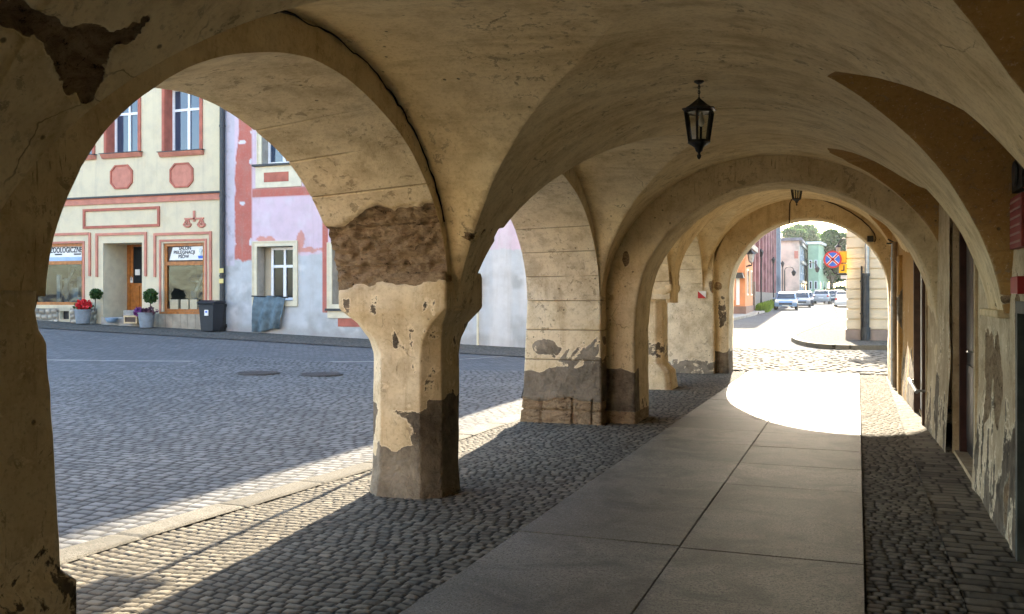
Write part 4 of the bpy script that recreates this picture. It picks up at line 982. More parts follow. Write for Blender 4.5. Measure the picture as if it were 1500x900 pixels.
# ================================================================== HOUSE FRONTS ON THE SQUARE (plane Y = 25)
FY = 25.0
def fx(u, v, Y=FY): return onY(u, v, Y)
def front(name, x0, x1, z0, z1, holes, colfn, parent, cell=0.035, reveal=0.28, rmat=None, mat=None, Y=FY, clip=None):
    xs = np.unique(np.round(np.concatenate([np.arange(x0, x1, cell), [x1]] + [[h[0], h[1]] for h in holes]), 4))
    zs = np.unique(np.round(np.concatenate([np.arange(z0, z1, cell), [z1]] + [[h[2], h[3]] for h in holes]), 4))
    X, Z = np.meshgrid(xs, zs, indexing='ij'); C = colfn(X, Z)
    V = np.stack([X, np.full_like(X, Y) + 0.004 * fbm(X * 2, Z * 2, 0, 3, 5), Z], -1).reshape(-1, 3); q = gridq(len(xs), len(zs))[:, ::-1]
    cx = X.reshape(-1)[q].mean(1); cz = Z.reshape(-1)[q].mean(1); keep = np.ones(len(q), bool)
    for h in holes: keep &= ~((cx > h[0]) & (cx < h[1]) & (cz > h[2]) & (cz < h[3]))
    if clip: keep &= cx < clip(cz)
    o = link(name, npmesh(name, V, q[keep], None, {'Col': C.reshape(-1, 3)}), mat or M['painted'], parent)
    for h in holes:
        m = MB(); rd = h[4] if len(h) > 4 else reveal
        a, b, c, d = h[:4]
        m.add([(a, Y, c), (a, Y + rd, c), (a, Y + rd, d), (a, Y, d)], [(0, 1, 2, 3)]); m.add([(b, Y, c), (b, Y + rd, c), (b, Y + rd, d), (b, Y, d)], [(0, 1, 2, 3)])
        m.add([(a, Y, d), (b, Y, d), (b, Y + rd, d), (a, Y + rd, d)], [(0, 1, 2, 3)]); m.add([(a, Y, c), (b, Y, c), (b, Y + rd, c), (a, Y + rd, c)], [(0, 1, 2, 3)])
        m.build('reveal', rmat or M['creamtrim'], o)
    return o
def casement(parent, a, b, c, d, y, cols=2, trans=0.32, bw=.07, glass='glass_sky', mat='white'):
    """window: frame part with panes as sub-part; trans = share of height of the top light"""
    m = MB(); m.frame(a, b, c, d, bw, y, y + .07)
    zt = d - (d - c) * trans if trans else d
    if trans: m.box(a + bw, b - bw, y, y + .07, zt - bw / 2, zt + bw / 2)
    for k in range(1, cols):
        x = a + (b - a) * k / cols; m.box(x - bw * .6, x + bw * .6, y - .008, y + .07, c + bw, zt - bw / 2)
        if trans: m.box(x - bw * .45, x + bw * .45, y - .004, y + .07, zt + bw / 2, d - bw)
    w = m.build('window', M[mat], parent)
    MB().box(a + .01, b - .01, y + .035, y + .05, c + .01, d - .01).build('pane', M[glass], w)
    return w
def noisy(X, Z, s=0, k=1.0): return fbm(X * 2.2 * k, Z * 2.2 * k, 0.5, 4, 200 + s)
def lerp(a, b, t): return a + (b - a) * t[..., None]
BX0, BX1, PX1 = -33.0, -19.13, -5.97
# ---- beige shop building
def beige():
    b = thing('shop_building', 'cream building with salmon trims and a dog grooming salon on the ground floor', 'building', ((BX0 + BX1) / 2, FY, .4))
    zb = .2
    def colr(X, Z):
        C = np.zeros(X.shape + (3,)) + np.array([0.64, 0.555, 0.38])
        n = noisy(X, Z, 1); C = lerp(C, C * 0 + np.array([0.58, 0.49, 0.315]), sst(0.1, 0.5, n) * .6)
        C = lerp(C, C * 0 + np.array([0.70, 0.60, 0.36]), sst(-19.9, -19.2, X) * .35)
        worn = sst(1.35, .9, Z + .35 * n) * sst(-24.3, -24.6, X + .2 * n) * .8
        C = lerp(C, C * 0 + np.array([0.33, 0.29, 0.22]), worn)
        C = lerp(C, C * 0 + np.array([0.45, 0.37, 0.24]), sst(1.1, .8, Z) * .5)
        return C
    hs = []
    W = {}
    for k, (u0, v0, u1, v1) in dict(up=(254, 132, 290, 218), up2=(165, 132, 196, 222)).items():
        xa, za = fx(u0, v1); xb, zb_ = fx(u1, v0); W[k] = (xa, xb, za, zb_)
    # openings in the wall plane (wider than the frames because of the deep reveals)
    upA = (fx(243, 0)[0], fx(293, 0)[0], fx(270, 221)[1], 8.45); upB = (fx(158, 0)[0], fx(203, 0)[0], fx(180, 224)[1], 8.45)
    upC = (upB[0] - 1.75, upB[0] - .65, upB[2], 8.45)
    doorH = (fx(151, 0)[0], fx(208, 0)[0], fx(180, 470)[1] - .05, fx(180, 356)[1]); swin = (fx(239, 0)[0], fx(299, 0)[0], fx(270, 457)[1], fx(270, 356)[1])
    lw = (fx(66, 0)[0] - .6, fx(121, 0)[0], fx(95, 447)[1], fx(95, 357)[1])
    cel = (fx(88, 0)[0], fx(101, 0)[0], fx(95, 468)[1], fx(95, 456)[1])
    front('wall', BX0, BX1, .1, 10.2, [upA + (.4,), upB + (.4,), upC + (.4,), doorH + (1.2,), swin + (.14,), lw + (.14,), cel + (.2,)], colr, b, .05, rmat=M['creamtrim'])
    MB().box(BX0, BX1 - .01, FY + 1.65, FY + 8, 0, 10.1).build('building_body', M['upper'], b)
    MB().box(BX0, BX1 - .01, FY - .35, FY + 8, 10.2, 10.6).build('eaves', M['creamtrim'], b)
    # upper windows: red surrounds, deep red reveals, white casements, sills
    for (a, c_, z0, z1) in (upA, upB, upC):
        su = MB(); ww = .14
        su.box(a - ww, a, FY - .045, FY + .0, z0, z1 + ww); su.box(c_, c_ + .11, FY - .045, FY, z0, z1 + ww); su.box(a, c_, FY - .045, FY, z1, z1 + ww)
        su.box(a - ww * .55, a - .02, FY - .07, FY - .045, z0, z1 + ww * .6)
        su.box(a + .002, a + .012, FY, FY + .36, z0, z1); su.box(c_ - .012, c_ - .002, FY, FY + .36, z0, z1); su.box(a + .012, c_ - .012, FY, FY + .36, z1 - .012, z1 - .002)
        s = su.build('window_surround', M['red'], b)
        casement(b, a + .012, c_ - .012, z0, z1 - .012, FY + .30, 2, .34, .085)
        sl = MB(); sl.prism([(FY, z0 - .17), (FY - .07, z0 - .17), (FY - .15, z0 - .06), (FY - .15, z0 - .03), (FY, z0 - .03)], a - .2, c_ + .16, 'x')
        sill = sl.build('sill', M['redpink'], b); MB().box(a - .23, c_ + .19, FY - .18, FY + .3, z0 - .028, z0 - .002).build('flashing', M['darkpipe'], sill)
    for u in (178.5, 266.5):
        x, z = fx(u, 259.5 if u < 200 else 257); w, h, c = .47, .405, .2
        def octp(s): return [(x - (w - c) * s - 0, z - h * s), (x + (w - c) * s, z - h * s), (x + w * s, z - (h - c) * s), (x + w * s, z + (h - c) * s), (x + (w - c) * s, z + h * s), (x - (w - c) * s, z + h * s), (x - w * s, z + (h - c) * s), (x - w * s, z - (h - c) * s)]
        o = MB().prism(octp(.9), FY - .02, FY + .02).build('octagon_panel', M['redpink'], b)
        m = MB(); A, B = octp(1.0), octp(.88)
        for i in range(8):
            j = (i + 1) % 8
            m.add([(A[i][0], FY - .05, A[i][1]), (A[j][0], FY - .05, A[j][1]), (B[j][0], FY - .05, B[j][1]), (B[i][0], FY - .05, B[i][1]),
                   (A[i][0], FY + .02, A[i][1]), (A[j][0], FY + .02, A[j][1]), (B[j][0], FY + .02, B[j][1]), (B[i][0], FY + .02, B[i][1])], [(0, 1, 2, 3), (0, 1, 5, 4), (3, 2, 6, 7)])
        m.build('panel_rim', M['red'], o)
    zb1 = fx(215, 297)[1]; zb0 = fx(215, 291)[1]
    MB().box(BX0, BX1 - .02, FY - .06, FY + .02, zb1, zb0 + .07).build('band_course', M['redpink'], b)
    MB().box(BX0, BX1 - .02, FY - .14, FY + .02, zb0 + .075, zb0 + .125).build('band_flashing', M['darkpipe'], b)
    # empty sign frame
    x0, z1 = fx(122.5, 307); x1, z0 = fx(234.5, 332)
    MB().frame(x0, x1, z0, z1, .085, FY - .05, FY + .01).build('sign_frame', M['red'], b)
    # scales emblem
    m = MB(); cx, cz = fx(285, 321)
    P = lambda u, v: (fx(u, v)[0], FY - .02, fx(u, v)[1])
    m.bar(P(285, 309), P(285, 325), .075, .05); m.bar(P(271, 321), P(299, 320), .05, .05)
    for uc in (275, 295.5):
        m.bar(P(uc - 1, 321), P(uc - 5, 329), .035, .04); m.bar(P(uc + 1, 321), P(uc + 4, 329), .035, .04); m.bar(P(uc, 322), P(uc, 330), .035, .04)
        pts = [P(uc + 5.5 * math.cos(t), 328 + 4.5 * math.sin(t)) for t in np.linspace(0.1, math.pi - .1, 9)]; m.tube(pts, .035, 6); m.bar(P(uc - 5.5, 328.3), P(uc + 5.5, 328.3), .04, .04)
    m.build('scales_emblem', M['redpink'], b)
    # pink angular mouldings round openings
    def mould(name, pts, w=.085, t=.05):
        m = MB()
        for (u0, v0), (u1, v1) in zip(pts[:-1], pts[1:]):
            a, c = fx(u0, v0); d, e = fx(u1, v1)
            if abs(u0 - u1) < 3: m.box((a + d) / 2 - w / 2, (a + d) / 2 + w / 2, FY - t, FY + .01, min(c, e) - w / 2, max(c, e) + w / 2)
            else: m.box(min(a, d) + w / 2 + .001, max(a, d) - w / 2 - .001, FY - t, FY + .01, (c + e) / 2 - w / 2, (c + e) / 2 + w / 2)
        m.build(name, M['redpink'], b)
    mould('moulding', [(60, 344), (132, 343), (132, 403)]); mould('moulding', [(142.5, 404), (142.5, 344), (214, 342), (214, 403)]); mould('moulding', [(227.5, 404), (227.5, 344), (309, 341), (309, 440)])
    mould('moulding', [(60, 356), (123, 355), (123, 440)], .07, .035); mould('moulding', [(235, 455), (235, 353), (302, 351.5), (302, 440)], .07, .035)
    for (a, c_, z0, z1), nm in ((swin, 's'), (lw, 'l')):
        zr = fx(270, 386)[1] if nm == 's' else fx(95, 385)[1]
        fr = MB(); fr.frame(a, c_, z0, z1, .1, FY + .06, FY + .15); fr.box(a + .1, c_ - .1, FY + .05, FY + .15, zr - .06, zr + .06)
        if nm == 's': fr.box(a - .12, c_ + .12, FY - .05, FY + .06, z0 - .07, z0 + .0)
        f = fr.build('shop_window', M['orangewood'], b)
        MB().box(a + .08, c_ - .08, FY + .11, FY + .12, z0 + .08, zr - .05).build('pane', M['shopglass'], f)
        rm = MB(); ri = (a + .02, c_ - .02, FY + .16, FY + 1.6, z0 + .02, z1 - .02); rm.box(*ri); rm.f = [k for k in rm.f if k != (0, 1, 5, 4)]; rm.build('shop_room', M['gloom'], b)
        gd = MB(); rr = random.Random(4 if nm == 's' else 8)
        for k in range(9):
            gx = a + .2 + rr.random() * (c_ - a - .5); gz = z0 + .1 + rr.random() * .9; gd.box(gx, gx + .12 + .3 * rr.random(), FY + .5 + .1 * k, FY + .58 + .1 * k, z0 + .03, gz + .1)
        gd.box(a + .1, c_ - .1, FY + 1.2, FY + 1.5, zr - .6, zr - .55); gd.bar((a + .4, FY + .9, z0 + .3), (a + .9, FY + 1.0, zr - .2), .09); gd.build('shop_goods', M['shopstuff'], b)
        sg = MB().box(a + .1, c_ - .1, FY + .115, FY + .135, zr + .06, z1 - .1).build('sign_panel', M['brownwood'] if nm == 's' else M['signwhite'], f)
        if nm == 's':
            xw = lambda u: fx(u, 0)[0]; zw = lambda v: fx(270, v)[1]
            MB().prism([(xw(245), zw(381)), (xw(297.5), zw(381)), (xw(297.5), zw(361)), (xw(250), zw(362))], FY + .102, FY + .114).build('sign_board', M['signwhite'], f)
            for i, (t_, v, u, s) in enumerate((('SALON', 363.8, 268, .155), ('PIELĘGNACJI', 369.8, 267, .15), ('PSÓW', 376, 266, .15))):
                text('lettering', t_, s, M['ink'], f, (xw(u), FY + .098, zw(v)), 0, .002, bold=.004)
            dg = MB(); dg.lathe([(.001, -.01), (.07, -.01), (.07, .01)], (xw(291), FY + .095, zw(367.5)), 12, axis='y'); dg.prism([(xw(289.5), zw(375)), (xw(293.5), zw(375)), (xw(292.6), zw(369.5)), (xw(290), zw(369.5))], FY + .092, FY + .1)
            dg.build('dog_picture', M['zinc'], f); MB().prism([(xw(287), zw(375)), (xw(296), zw(375)), (xw(295), zw(379)), (xw(288), zw(379))], FY + .094, FY + .1).build('tub_picture', M['bluepaint'], f)
            st = MB(); [st.box(a + .36 + k * .48, a + .36 + k * .48 + (.30 if k == 0 else .4), FY + .25, FY + .5, z0 + .12, z0 + .55) for k in range(0)]
        else:
            xw = lambda u: fx(u, 0)[0]; zw = lambda v: fx(95, v)[1]
            text('lettering', 'ZOOLOGICZNE', .27, M['ink'], f, (xw(93), FY + .105, zw(366.5)), 0, .002, bold=.004, sx=.74)
            MB().box(a + .12, c_ - .12, FY + .106, FY + .113, zr + .065, zr + .2).build('sky_blue_strip', simple('pale_blue_print', (0.30, 0.42, 0.58), .5, .1, 3, 0), f)
            for k in range(9): MB().lathe([(.001, -.004), (.022, -.004), (.022, .004)], (a + .2 + k * .22, FY + .105, z1 - .15), 8, axis='y').build('printed_star', M['ink'], f)
            for k in (0, 2): MB().box(xw(82 + k * 14) - .16, xw(82 + k * 14) + .16, FY + .103, FY + .108, zw(373.5), zw(371.7)).build('printed_line', M['ink'], f)
    # plinth slabs under the salon window, rubble under the zoo shop window
    m = MB(); x = fx(222, 0)[0]; xe = fx(322, 0)[0]; zt = fx(270, 459)[1]
    while x < xe - .1:
        m.box(x + .006, min(x + .30, xe) - .006, FY - .035, FY + .01, .15, zt - .02); x += .30
    m.build('plinth_slab', M['tilestone'], b)
    # rubble plinth: one rough sheet of field stones
    zt = fx(95, 452)[1]
    for xa_, xb_ in ((lw[0], cel[0] - .06), (cel[1] + .06, doorH[0] - .25)):
        nx, nz = max(6, int((xb_ - xa_) / .03)), int((zt - .35) / .03)
        X, Z = np.meshgrid(np.linspace(xa_, xb_, nx), np.linspace(.35, zt, nz), indexing='ij'); hh, rn, gg = setts(X, Z, .19, .26, 33, 0.05, .9, .05, )
        Yy = FY - .01 - .06 * hh; C = np.stack([.22 + .3 * rn, .20 + .27 * rn, .16 + .21 * rn], -1) * (0.45 + .55 * gg[..., None])
        link('rubble_plinth', npmesh('rubble_plinth', np.stack([X, Yy, Z], -1).reshape(-1, 3), gridq(nx, nz)[:, ::-1], None, {'Col': C.reshape(-1, 3)}), M['painted'], b)
    MB().box(cel[0], cel[1], FY + .15, FY + .2, cel[2], cel[3]).build('cellar_vent', M['iron'], b)
    # entrance: door at the back of the porch, steps
    xd0, xd1 = doorH[0] + .01, doorH[0] + 1.15; zd0, zd1 = fx(200, 454, FY + 1.2)[1] - .02, doorH[3] + .05
    DY = FY - .28
    d = MB().frame(xd0, xd1, zd0, zd1 + .1, .12, DY + 1.38, DY + 1.5, bottom=False)
    dz = zd0 + .95
    d.box(xd0 + .12, xd1 - .12, DY + 1.41, DY + 1.46, zd0, dz); d.box(xd0 + .12, xd0 + .24, DY + 1.41, DY + 1.46, dz, zd1); d.box(xd1 - .22, xd1 - .12, DY + 1.41, DY + 1.46, dz, zd1); d.box(xd0 + .24, xd1 - .22, DY + 1.41, DY + 1.46, zd1 - .12, zd1 - .0)
    d.box(xd0 + .3, (xd0 + xd1) / 2 - .04, DY + 1.39, DY + 1.41, zd0 + .15, dz - .1); d.box((xd0 + xd1) / 2 + .04, xd1 - .28, DY + 1.39, DY + 1.41, zd0 + .15, dz - .1)
    dr = d.build('door', M['orangewood'], b)
    MB().box(xd0 + .24, xd1 - .22, DY + 1.43, DY + 1.445, dz, zd1 - .1).build('pane', M['glass'], dr)
    m = MB(); xx = fx(202, 0, FY + 1.15)[0]; m.box(xx - .1, xx + .1, DY + 1.405, DY + 1.425, dz + .28, dz + .48); m.build('paper_notice', M['signwhite'], dr); MB().box(xx - .34, xx - .2, DY + 1.4, DY + 1.41, dz + .02, dz + .2).build('paper_notice', M['signwhite'], dr)
    MB().tube([(xd0 + .2, DY + 1.36, zd0 + 1.05), (xd0 + .2, DY + 1.36, zd0 + 1.2)], .015).build('handle', M['zinc'], dr)
    m = MB(); x0, z0 = fx(172, 468); z1 = fx(180, 464)[1]
    m.box(doorH[0] + .15, doorH[1] + .1, FY - .25, FY + 1.15, .3, fx(185, 465)[1]); m.box(doorH[0] + .75, doorH[1] - .02, FY + .12, FY + 1.15, .3, fx(185, 456)[1] + .03)
    m.build('step', M['stepstone'], b, bevel=.012)
    # down pipe on the joint between the buildings
    xp, _ = fx(328.5, 300); m = MB(); m.tube([(xp, FY - .1, 1.25), (xp, FY - .1, 10.1)], .085, 12)
    for z in (2.2, 4.75, 7.0): m.lathe([(.1, -.03), (.1, .03)], (xp, FY - .1, z), 12)
    p = m.build('down_pipe', M['darkpipe'], b, smooth=True)
    m = MB(); m.tube([(xp, FY - .1, .3), (xp, FY - .1, 1.28)], .11, 12); m.lathe([(.13, -.05), (.14, 0), (.13, .05)], (xp, FY - .1, 1.25), 12); m.lathe([(.14, -.05), (.15, .05)], (xp, FY - .1, .6), 12); m.build('pipe_foot', M['iron'], p)
    ym = simple('pale_yellow_tag', (0.65, 0.55, 0.2), .6, .1, 5, 0)
    for v in (397, 412): z = fx(328, v)[1]; MB().box(xp - .03, xp + .12, FY - .22, FY - .19, z - .07, z + .07).build('yellow_tag', ym, p)
    return swin
SWIN = beige()
# boxes standing in the salon window
for k, (u0, u1) in enumerate(((248.5, 260), (264, 275), (277.5, 288))):
    xa, z0 = fx(u0, 454); xb, z1 = fx(u1, 439)
    m = MB().box(xa, xb, FY + .02, FY + .1, z0 + .02, z1); m.box(xa + .02, xb - .02, FY + .013, FY + .02, (z0 + z1) / 2, (z0 + z1) / 2 + .015)
    o = m.build('cardboard_box', M['card'], None)
    tag(o, ('beige box in the salon window, nearest the shop door', 'beige box in the salon window, middle of the three', 'beige box in the salon window, nearest the black bin')[k], 'box', 'boxes in the salon window')
# ---- pink building
def pink():
    b = thing('pink_building', 'peeling pink building with brick red stripes and bare grey ground floor', 'building', ((BX1 + PX1) / 2, FY, .2))
    pil = (fx(344, 0)[0], fx(369, 0)[0]); bnd = (fx(400, 289)[1], fx(400, 276)[1]); pil2 = (fx(472, 0)[0], fx(481, 0)[0])
    zgrey = fx(420, 374)[1]; zpil = fx(355, 380)[1]; zpil2 = fx(475, 459)[1]
    def colr(X, Z):
        n = noisy(X, Z, 2, 1.2); n2 = noisy(X, Z, 7, 3)
        C = np.zeros(X.shape + (3,)) + np.array([0.63, 0.49, 0.555])
        C = lerp(C, C * 0 + np.array([0.65, 0.545, 0.595]), sst(0, .5, n))
        lim = zgrey + .1 * n + .04 * n2 + np.where(X > pil2[1], .05, 0)
        lim = np.where(X < pil[1], zpil + .13 * n, lim)
        gr = lerp(np.zeros(C.shape) + np.array([0.50, 0.52, 0.53]), np.zeros(C.shape) + np.array([0.36, 0.37, 0.37]), sst(-.1, .5, noisy(X, Z, 9, .7)))
        gr = lerp(gr, gr * 0 + np.array([0.62, 0.63, 0.63]), sst(.1, .5, noisy(X + 9, Z, 11, 1.3)) * .7)
        gr = lerp(gr, gr * 0 + np.array([0.30, 0.28, 0.26]), sst(.62, .35, Z - .03 * (X + 14) * -1 + .25 * n) * .6)
        grey = sst(lim + .015, lim - .015, Z)
        # worn orange patches round the ground floor window head
        for (u, v, rx, rz) in ((392, 352, .3, .12), (440, 355, .16, .35), (452, 366, .6, .1), (384, 350, .2, .1)):
            cx, cz = fx(u, v); e = 1 - ((X - cx) / rx) ** 2 - ((Z - cz) / rz) ** 2 + 1.5 * n2
            C = lerp(C, C * 0 + np.array([0.58, 0.27, 0.22]), sst(0.1, .5, e))
        C = lerp(C, gr, grey)
        red = np.array([0.46, 0.135, 0.10])
        ws = sst(pil[0] - .02, pil[0] + .02, X + .05 * n + .03 * n2 - .16 * sst(5.4, 7.0, Z)) * sst(pil[1] + .01, pil[1] - .01, X)
        r1 = ws * sst(zpil - .05, zpil + .02, Z + .14 * n + .05 * n2)
        r2 = sst(bnd[0] - .01, bnd[0] + .01, Z) * sst(bnd[1] + .01, bnd[1] - .01, Z) * (X > pil[1])
        r3 = sst(pil2[0] - .01, pil2[0] + .01, X) * sst(pil2[1] + .01, pil2[1] - .01, X) * (Z > zpil2) * (Z < bnd[0])
        X3 = fx(742, 0)[0]; r4 = 0.25 * ((np.abs(X - X3) < .12) & (Z > zgrey)).astype(float)
        red_m = np.clip(r1 + r2 + r3, 0, 1)
        holes_ = sst(.74, .78, vn(X * 3.1, Z * 3.1, 3.0, 15)) * red_m * (X < pil[1])
        C = lerp(C, np.zeros(C.shape) + red * (1 + .15 * n[..., None]), red_m)
        C = lerp(C, C * 0 + np.array([0.62, 0.60, 0.62]), holes_)
        # left margin of bare lilac and dirty filler
        C = lerp(C, np.zeros(C.shape) + np.array([0.52, 0.48, 0.54]), (X < pil[0] - .02).astype(float) * (Z > zpil - 0.2) * (1 - ws))
        dk = sst(.15, .5, noisy(X, Z, 21, 2.5)) * (X < pil[0] - .05)
        C = lerp(C, np.zeros(C.shape) + np.array([0.25, 0.22, 0.22]), dk * .5)
        # far right pale strips
        C = lerp(C, C * 0 + np.array([0.66, 0.64, 0.62]), .6 * sst(-10.2, -9.9, X + .1 * n) * (Z < 4) * sst(-.2, .3, noisy(X, Z * .15, 31, 1.5)))
        return C
    w1 = (fx(377, 0)[0], fx(430, 0)[0], fx(400, 441)[1], fx(400, 361)[1]); w2 = (fx(384, 0)[0], fx(425, 0)[0] + .2, fx(410, 240)[1], 8.6)
    w3 = (fx(487, 0)[0], fx(487, 0)[0] + 1.25, fx(500, 446)[1], fx(500, 363)[1])
    front('wall', BX1 + .01, PX1 - 0.02, -.1, 10.9, [w1 + (.38,), w2 + (.3,), w3 + (.38,)], colr, b, .04, clip=lambda z: np.where(z > 4.4, PX1 - (z - 4.4) * .30, PX1), rmat=simple('grey_reveal', (0.40, 0.38, 0.34), .85, .15, 4, .2))
    MB().prism([(BX1 + .02, -.1), (PX1 + .0, -.1), (PX1 + .0, 4.4), (-7.95, 11.0), (BX1 + .02, 11.0)], FY + .45, FY + 8).build('building_body', M['upper'], b)  # unseen right end sloped to set the shadow edge on the square
    for (a, c_, z0, z1), cols, tr in ((w1, 2, .36), (w2, 2, .0), (w3, 2, .3)):
        su = MB(); ww = .13
        su.frame(a - ww, c_ + ww, z0 - (ww if z0 < 4 else 0), z1 + ww, ww, FY - .04, FY + .01, bottom=z0 < 4); su.frame(a - ww - .035, c_ + ww + .035, z0 - (ww if z0 < 4 else 0) - .03, z1 + ww + .035, .035, FY - .065, FY + .01, bottom=z0 < 4)
        su.build('window_surround', M['creamtrim'], b)
        casement(b, a + .01 + (.30 if z0 < 2 and a < -15 else 0), c_ - .01, z0 + .02, z1 - .02, FY + .3, cols, tr, .085, 'glass' if z0 < 4 else 'glass_sky')
    # upper apron panel
    a, c_ = w2[0], w2[1]; z1 = w2[2]
    MB().box(a - .3, c_ + .3, FY - .14, FY + .01, z1 - .06, z1 - .0).build('sill', M['darkpipe'], b)
    ap = MB().box(a - .22, c_ + .22, FY - .045, FY + .01, fx(400, 275)[1], z1 - .065).build('apron_panel', M['creamtrim'], b)
    MB().box(fx(388, 0)[0], fx(424, 0)[0], FY - .055, FY - .045, fx(400, 267)[1], fx(400, 253)[1]).build('red_inset', M['red'], ap)
    sx = w3[0]; m = MB(); m.box(sx - .2, sx + 1.6, FY - .12, FY + .01, w3[2] - .2, w3[2] - .13); m.build('sill', M['darkpipe'], b)
    m = MB(); m.box(sx - .15, sx + 1.6, FY - .05, FY + .012, w3[2] - .42, w3[2] - .21); m.build('apron_panel', M['creamtrim'], b)
    m = MB(); m.box(sx + .2, sx + 1.5, FY - .02, FY + .012, w3[2] - .68, w3[2] - .43); m.build('red_inset', M['red'], b)
    MB().box(fx(700, 0)[0] - .03, fx(700, 0)[0] + .03, FY - .04, FY + .01, .0, 1.6).build('service_pipe', M['creamtrim'], b)
    MB().box(fx(700, 0)[0] - .12, fx(700, 0)[0] + .12, FY - .1, FY + .01, fx(700, 442)[1], fx(700, 420)[1] + .25).build('meter_cabinet', M['creamtrim'], b)
    MB().box(BX1, -8.5, FY - .4, FY + 8, 11.0, 11.3).build('eaves', M['creamtrim'], b)
pink()
# ---- cloth hanging from the window of the pink building
def cloth():
    nu, nv = 40, 34; V = []
    for j in range(nv):
        v = j / (nv - 1)
        for i in range(nu):
            u = i / (nu - 1)
            w0 = 376 + 46 * u; w1 = 375 + 40 * u + 1.0
            uu = w0 + (w1 - w0) * v; top = 434.5 + 1.2 * math.sin(u * 9); bot = 484 + 2.5 * math.sin(u * 5 + .8) - 5 * (1 if u > .93 else 0)
            x, z = fx(uu, top + (bot - top) * v)
            fold = .05 * math.sin(u * 17 + 2.5 * v + 1.2 * float(vn(u * 3, v * 2, 0, 9))) + .05 * float(fbm(u * 6, v * 4, 2.2, 3, 12))
            y = FY - .12 - .10 * math.sin(v * 2.6) - fold * (0.35 + v)
            V.append((x, y, z))
    o = link('hanging_cloth', npmesh('hanging_cloth', V, gridq(nv, nu)), M['cloth']); tag(o, 'blue grey cloth bag hanging limp below the pink building window', 'cloth')
    m = o.modifiers.new('s', 'SOLIDIFY'); m.thickness = .012
    x0, z0 = fx(372, 434); x1, z1 = fx(425, 436)
    m = MB().tube([(x0, FY - .12, z0), (x1, FY - .12, z1)], .022, 8); o = m.build('curtain_rod', M['iron'], None); tag(o, 'short dark rod across the window holding the grey cloth', 'rod')
cloth()
# ---- wheelie bin, pots, bowl, crate
def wheelie_bin():
    xa, z0 = fx(295, 486.5, FY - .5); xb, z1 = fx(323, 440, FY - .5); y0, y1 = FY - .75, FY - .2
    x, y, z = (xa + xb) / 2, (y0 + y1) / 2, z0
    t = thing('wheelie_bin', 'black wheelie bin with a small white label beside the down pipe', 'bin', (x, y, z))
    w = (xb - xa) / 2 * .8; h = z1 - z0
    m = MB()
    rings = [(0.78, .04), (.95, h * .86), (1.02, h * .87), (1.02, h * .9)]
    vs = [(x + sx * w * k, y + sy * .29 * k, z + zz) for k, zz in rings for sx, sy in ((-1, -1), (1, -1), (1, 1), (-1, 1))]
    fs = [(i * 4 + k, i * 4 + (k + 1) % 4, (i + 1) * 4 + (k + 1) % 4, (i + 1) * 4 + k) for i in range(3) for k in range(4)] + [(3, 2, 1, 0), (12, 13, 14, 15)]
    m.add(vs, fs).build('body', M['bin'], t, bevel=.02)
    MB().prism([(y - .33, z + h * .9), (y - .33, z + h * .93), (y - .1, z + h * 1.0), (y + .3, z + h * .98), (y + .32, z + h * .9)], x - w * 1.08, x + w * 1.08, 'x').build('lid', M['bin'], t, bevel=.015)
    for s in (-1, 1): MB().lathe([(.001, -.03), (.1, -.03), (.1, .03)], (x + s * w * .7, y + .22, z + .1), 14, axis='x').build('wheel', M['rubber'], t)
    MB().tube([(x - w * .9, y + .34, z + h * .92), (x + w * .9, y + .34, z + h * .92)], .018).build('handle', M['bin'], t)
    lx_, lz_ = fx(302, 458, FY - .76); lab = MB().box(lx_ - .07, lx_ + .07, y - .285, y - .26, lz_ - .1, lz_ + .08).build('paper_label', M['signwhite'], t)
    MB().box(lx_ - .04, lx_ + .04, y - .288, y - .2851, lz_ - .01, lz_ + .05).build('print', M['bluepaint'], lab)
wheelie_bin()
def leaf_cloud(name, n, c, r, size, mat, parent, seed=0, flat=1.0, clump=None):
    """many small leaf faces spread through a volume"""
    rs = np.random.RandomState(seed)
    d = rs.normal(size=(n, 3)); d /= np.linalg.norm(d, axis=1, keepdims=True); rad = rs.rand(n) ** .45
    P = d * rad[:, None] * np.array(r) + np.array(c)
    if clump is not None:
        idx = rs.randint(0, len(clump), n); cc = np.array([q[:3] for q in clump])[idx]; cr = np.array([q[3] for q in clump])[idx]
        rad = rs.rand(n) ** .4; P = cc + d * (rad * cr)[:, None] * np.array([1, 1, .8])
    a = rs.normal(size=(n, 3)); a /= np.linalg.norm(a, axis=1, keepdims=True); b = np.cross(a, rs.normal(size=(n, 3))); b /= np.linalg.norm(b, axis=1, keepdims=True)
    s = size * (0.6 + .8 * rs.rand(n))[:, None]
    V = np.stack([P - a * s, P + b * s * .5 * flat, P + a * s, P - b * s * .5 * flat], 1).reshape(-1, 3)
    q = np.arange(n * 4).reshape(-1, 4); st = np.repeat(rs.rand(n), 4)
    return link(name, npmesh(name, V, q, {'stone': st}, smooth=False), mat, parent)
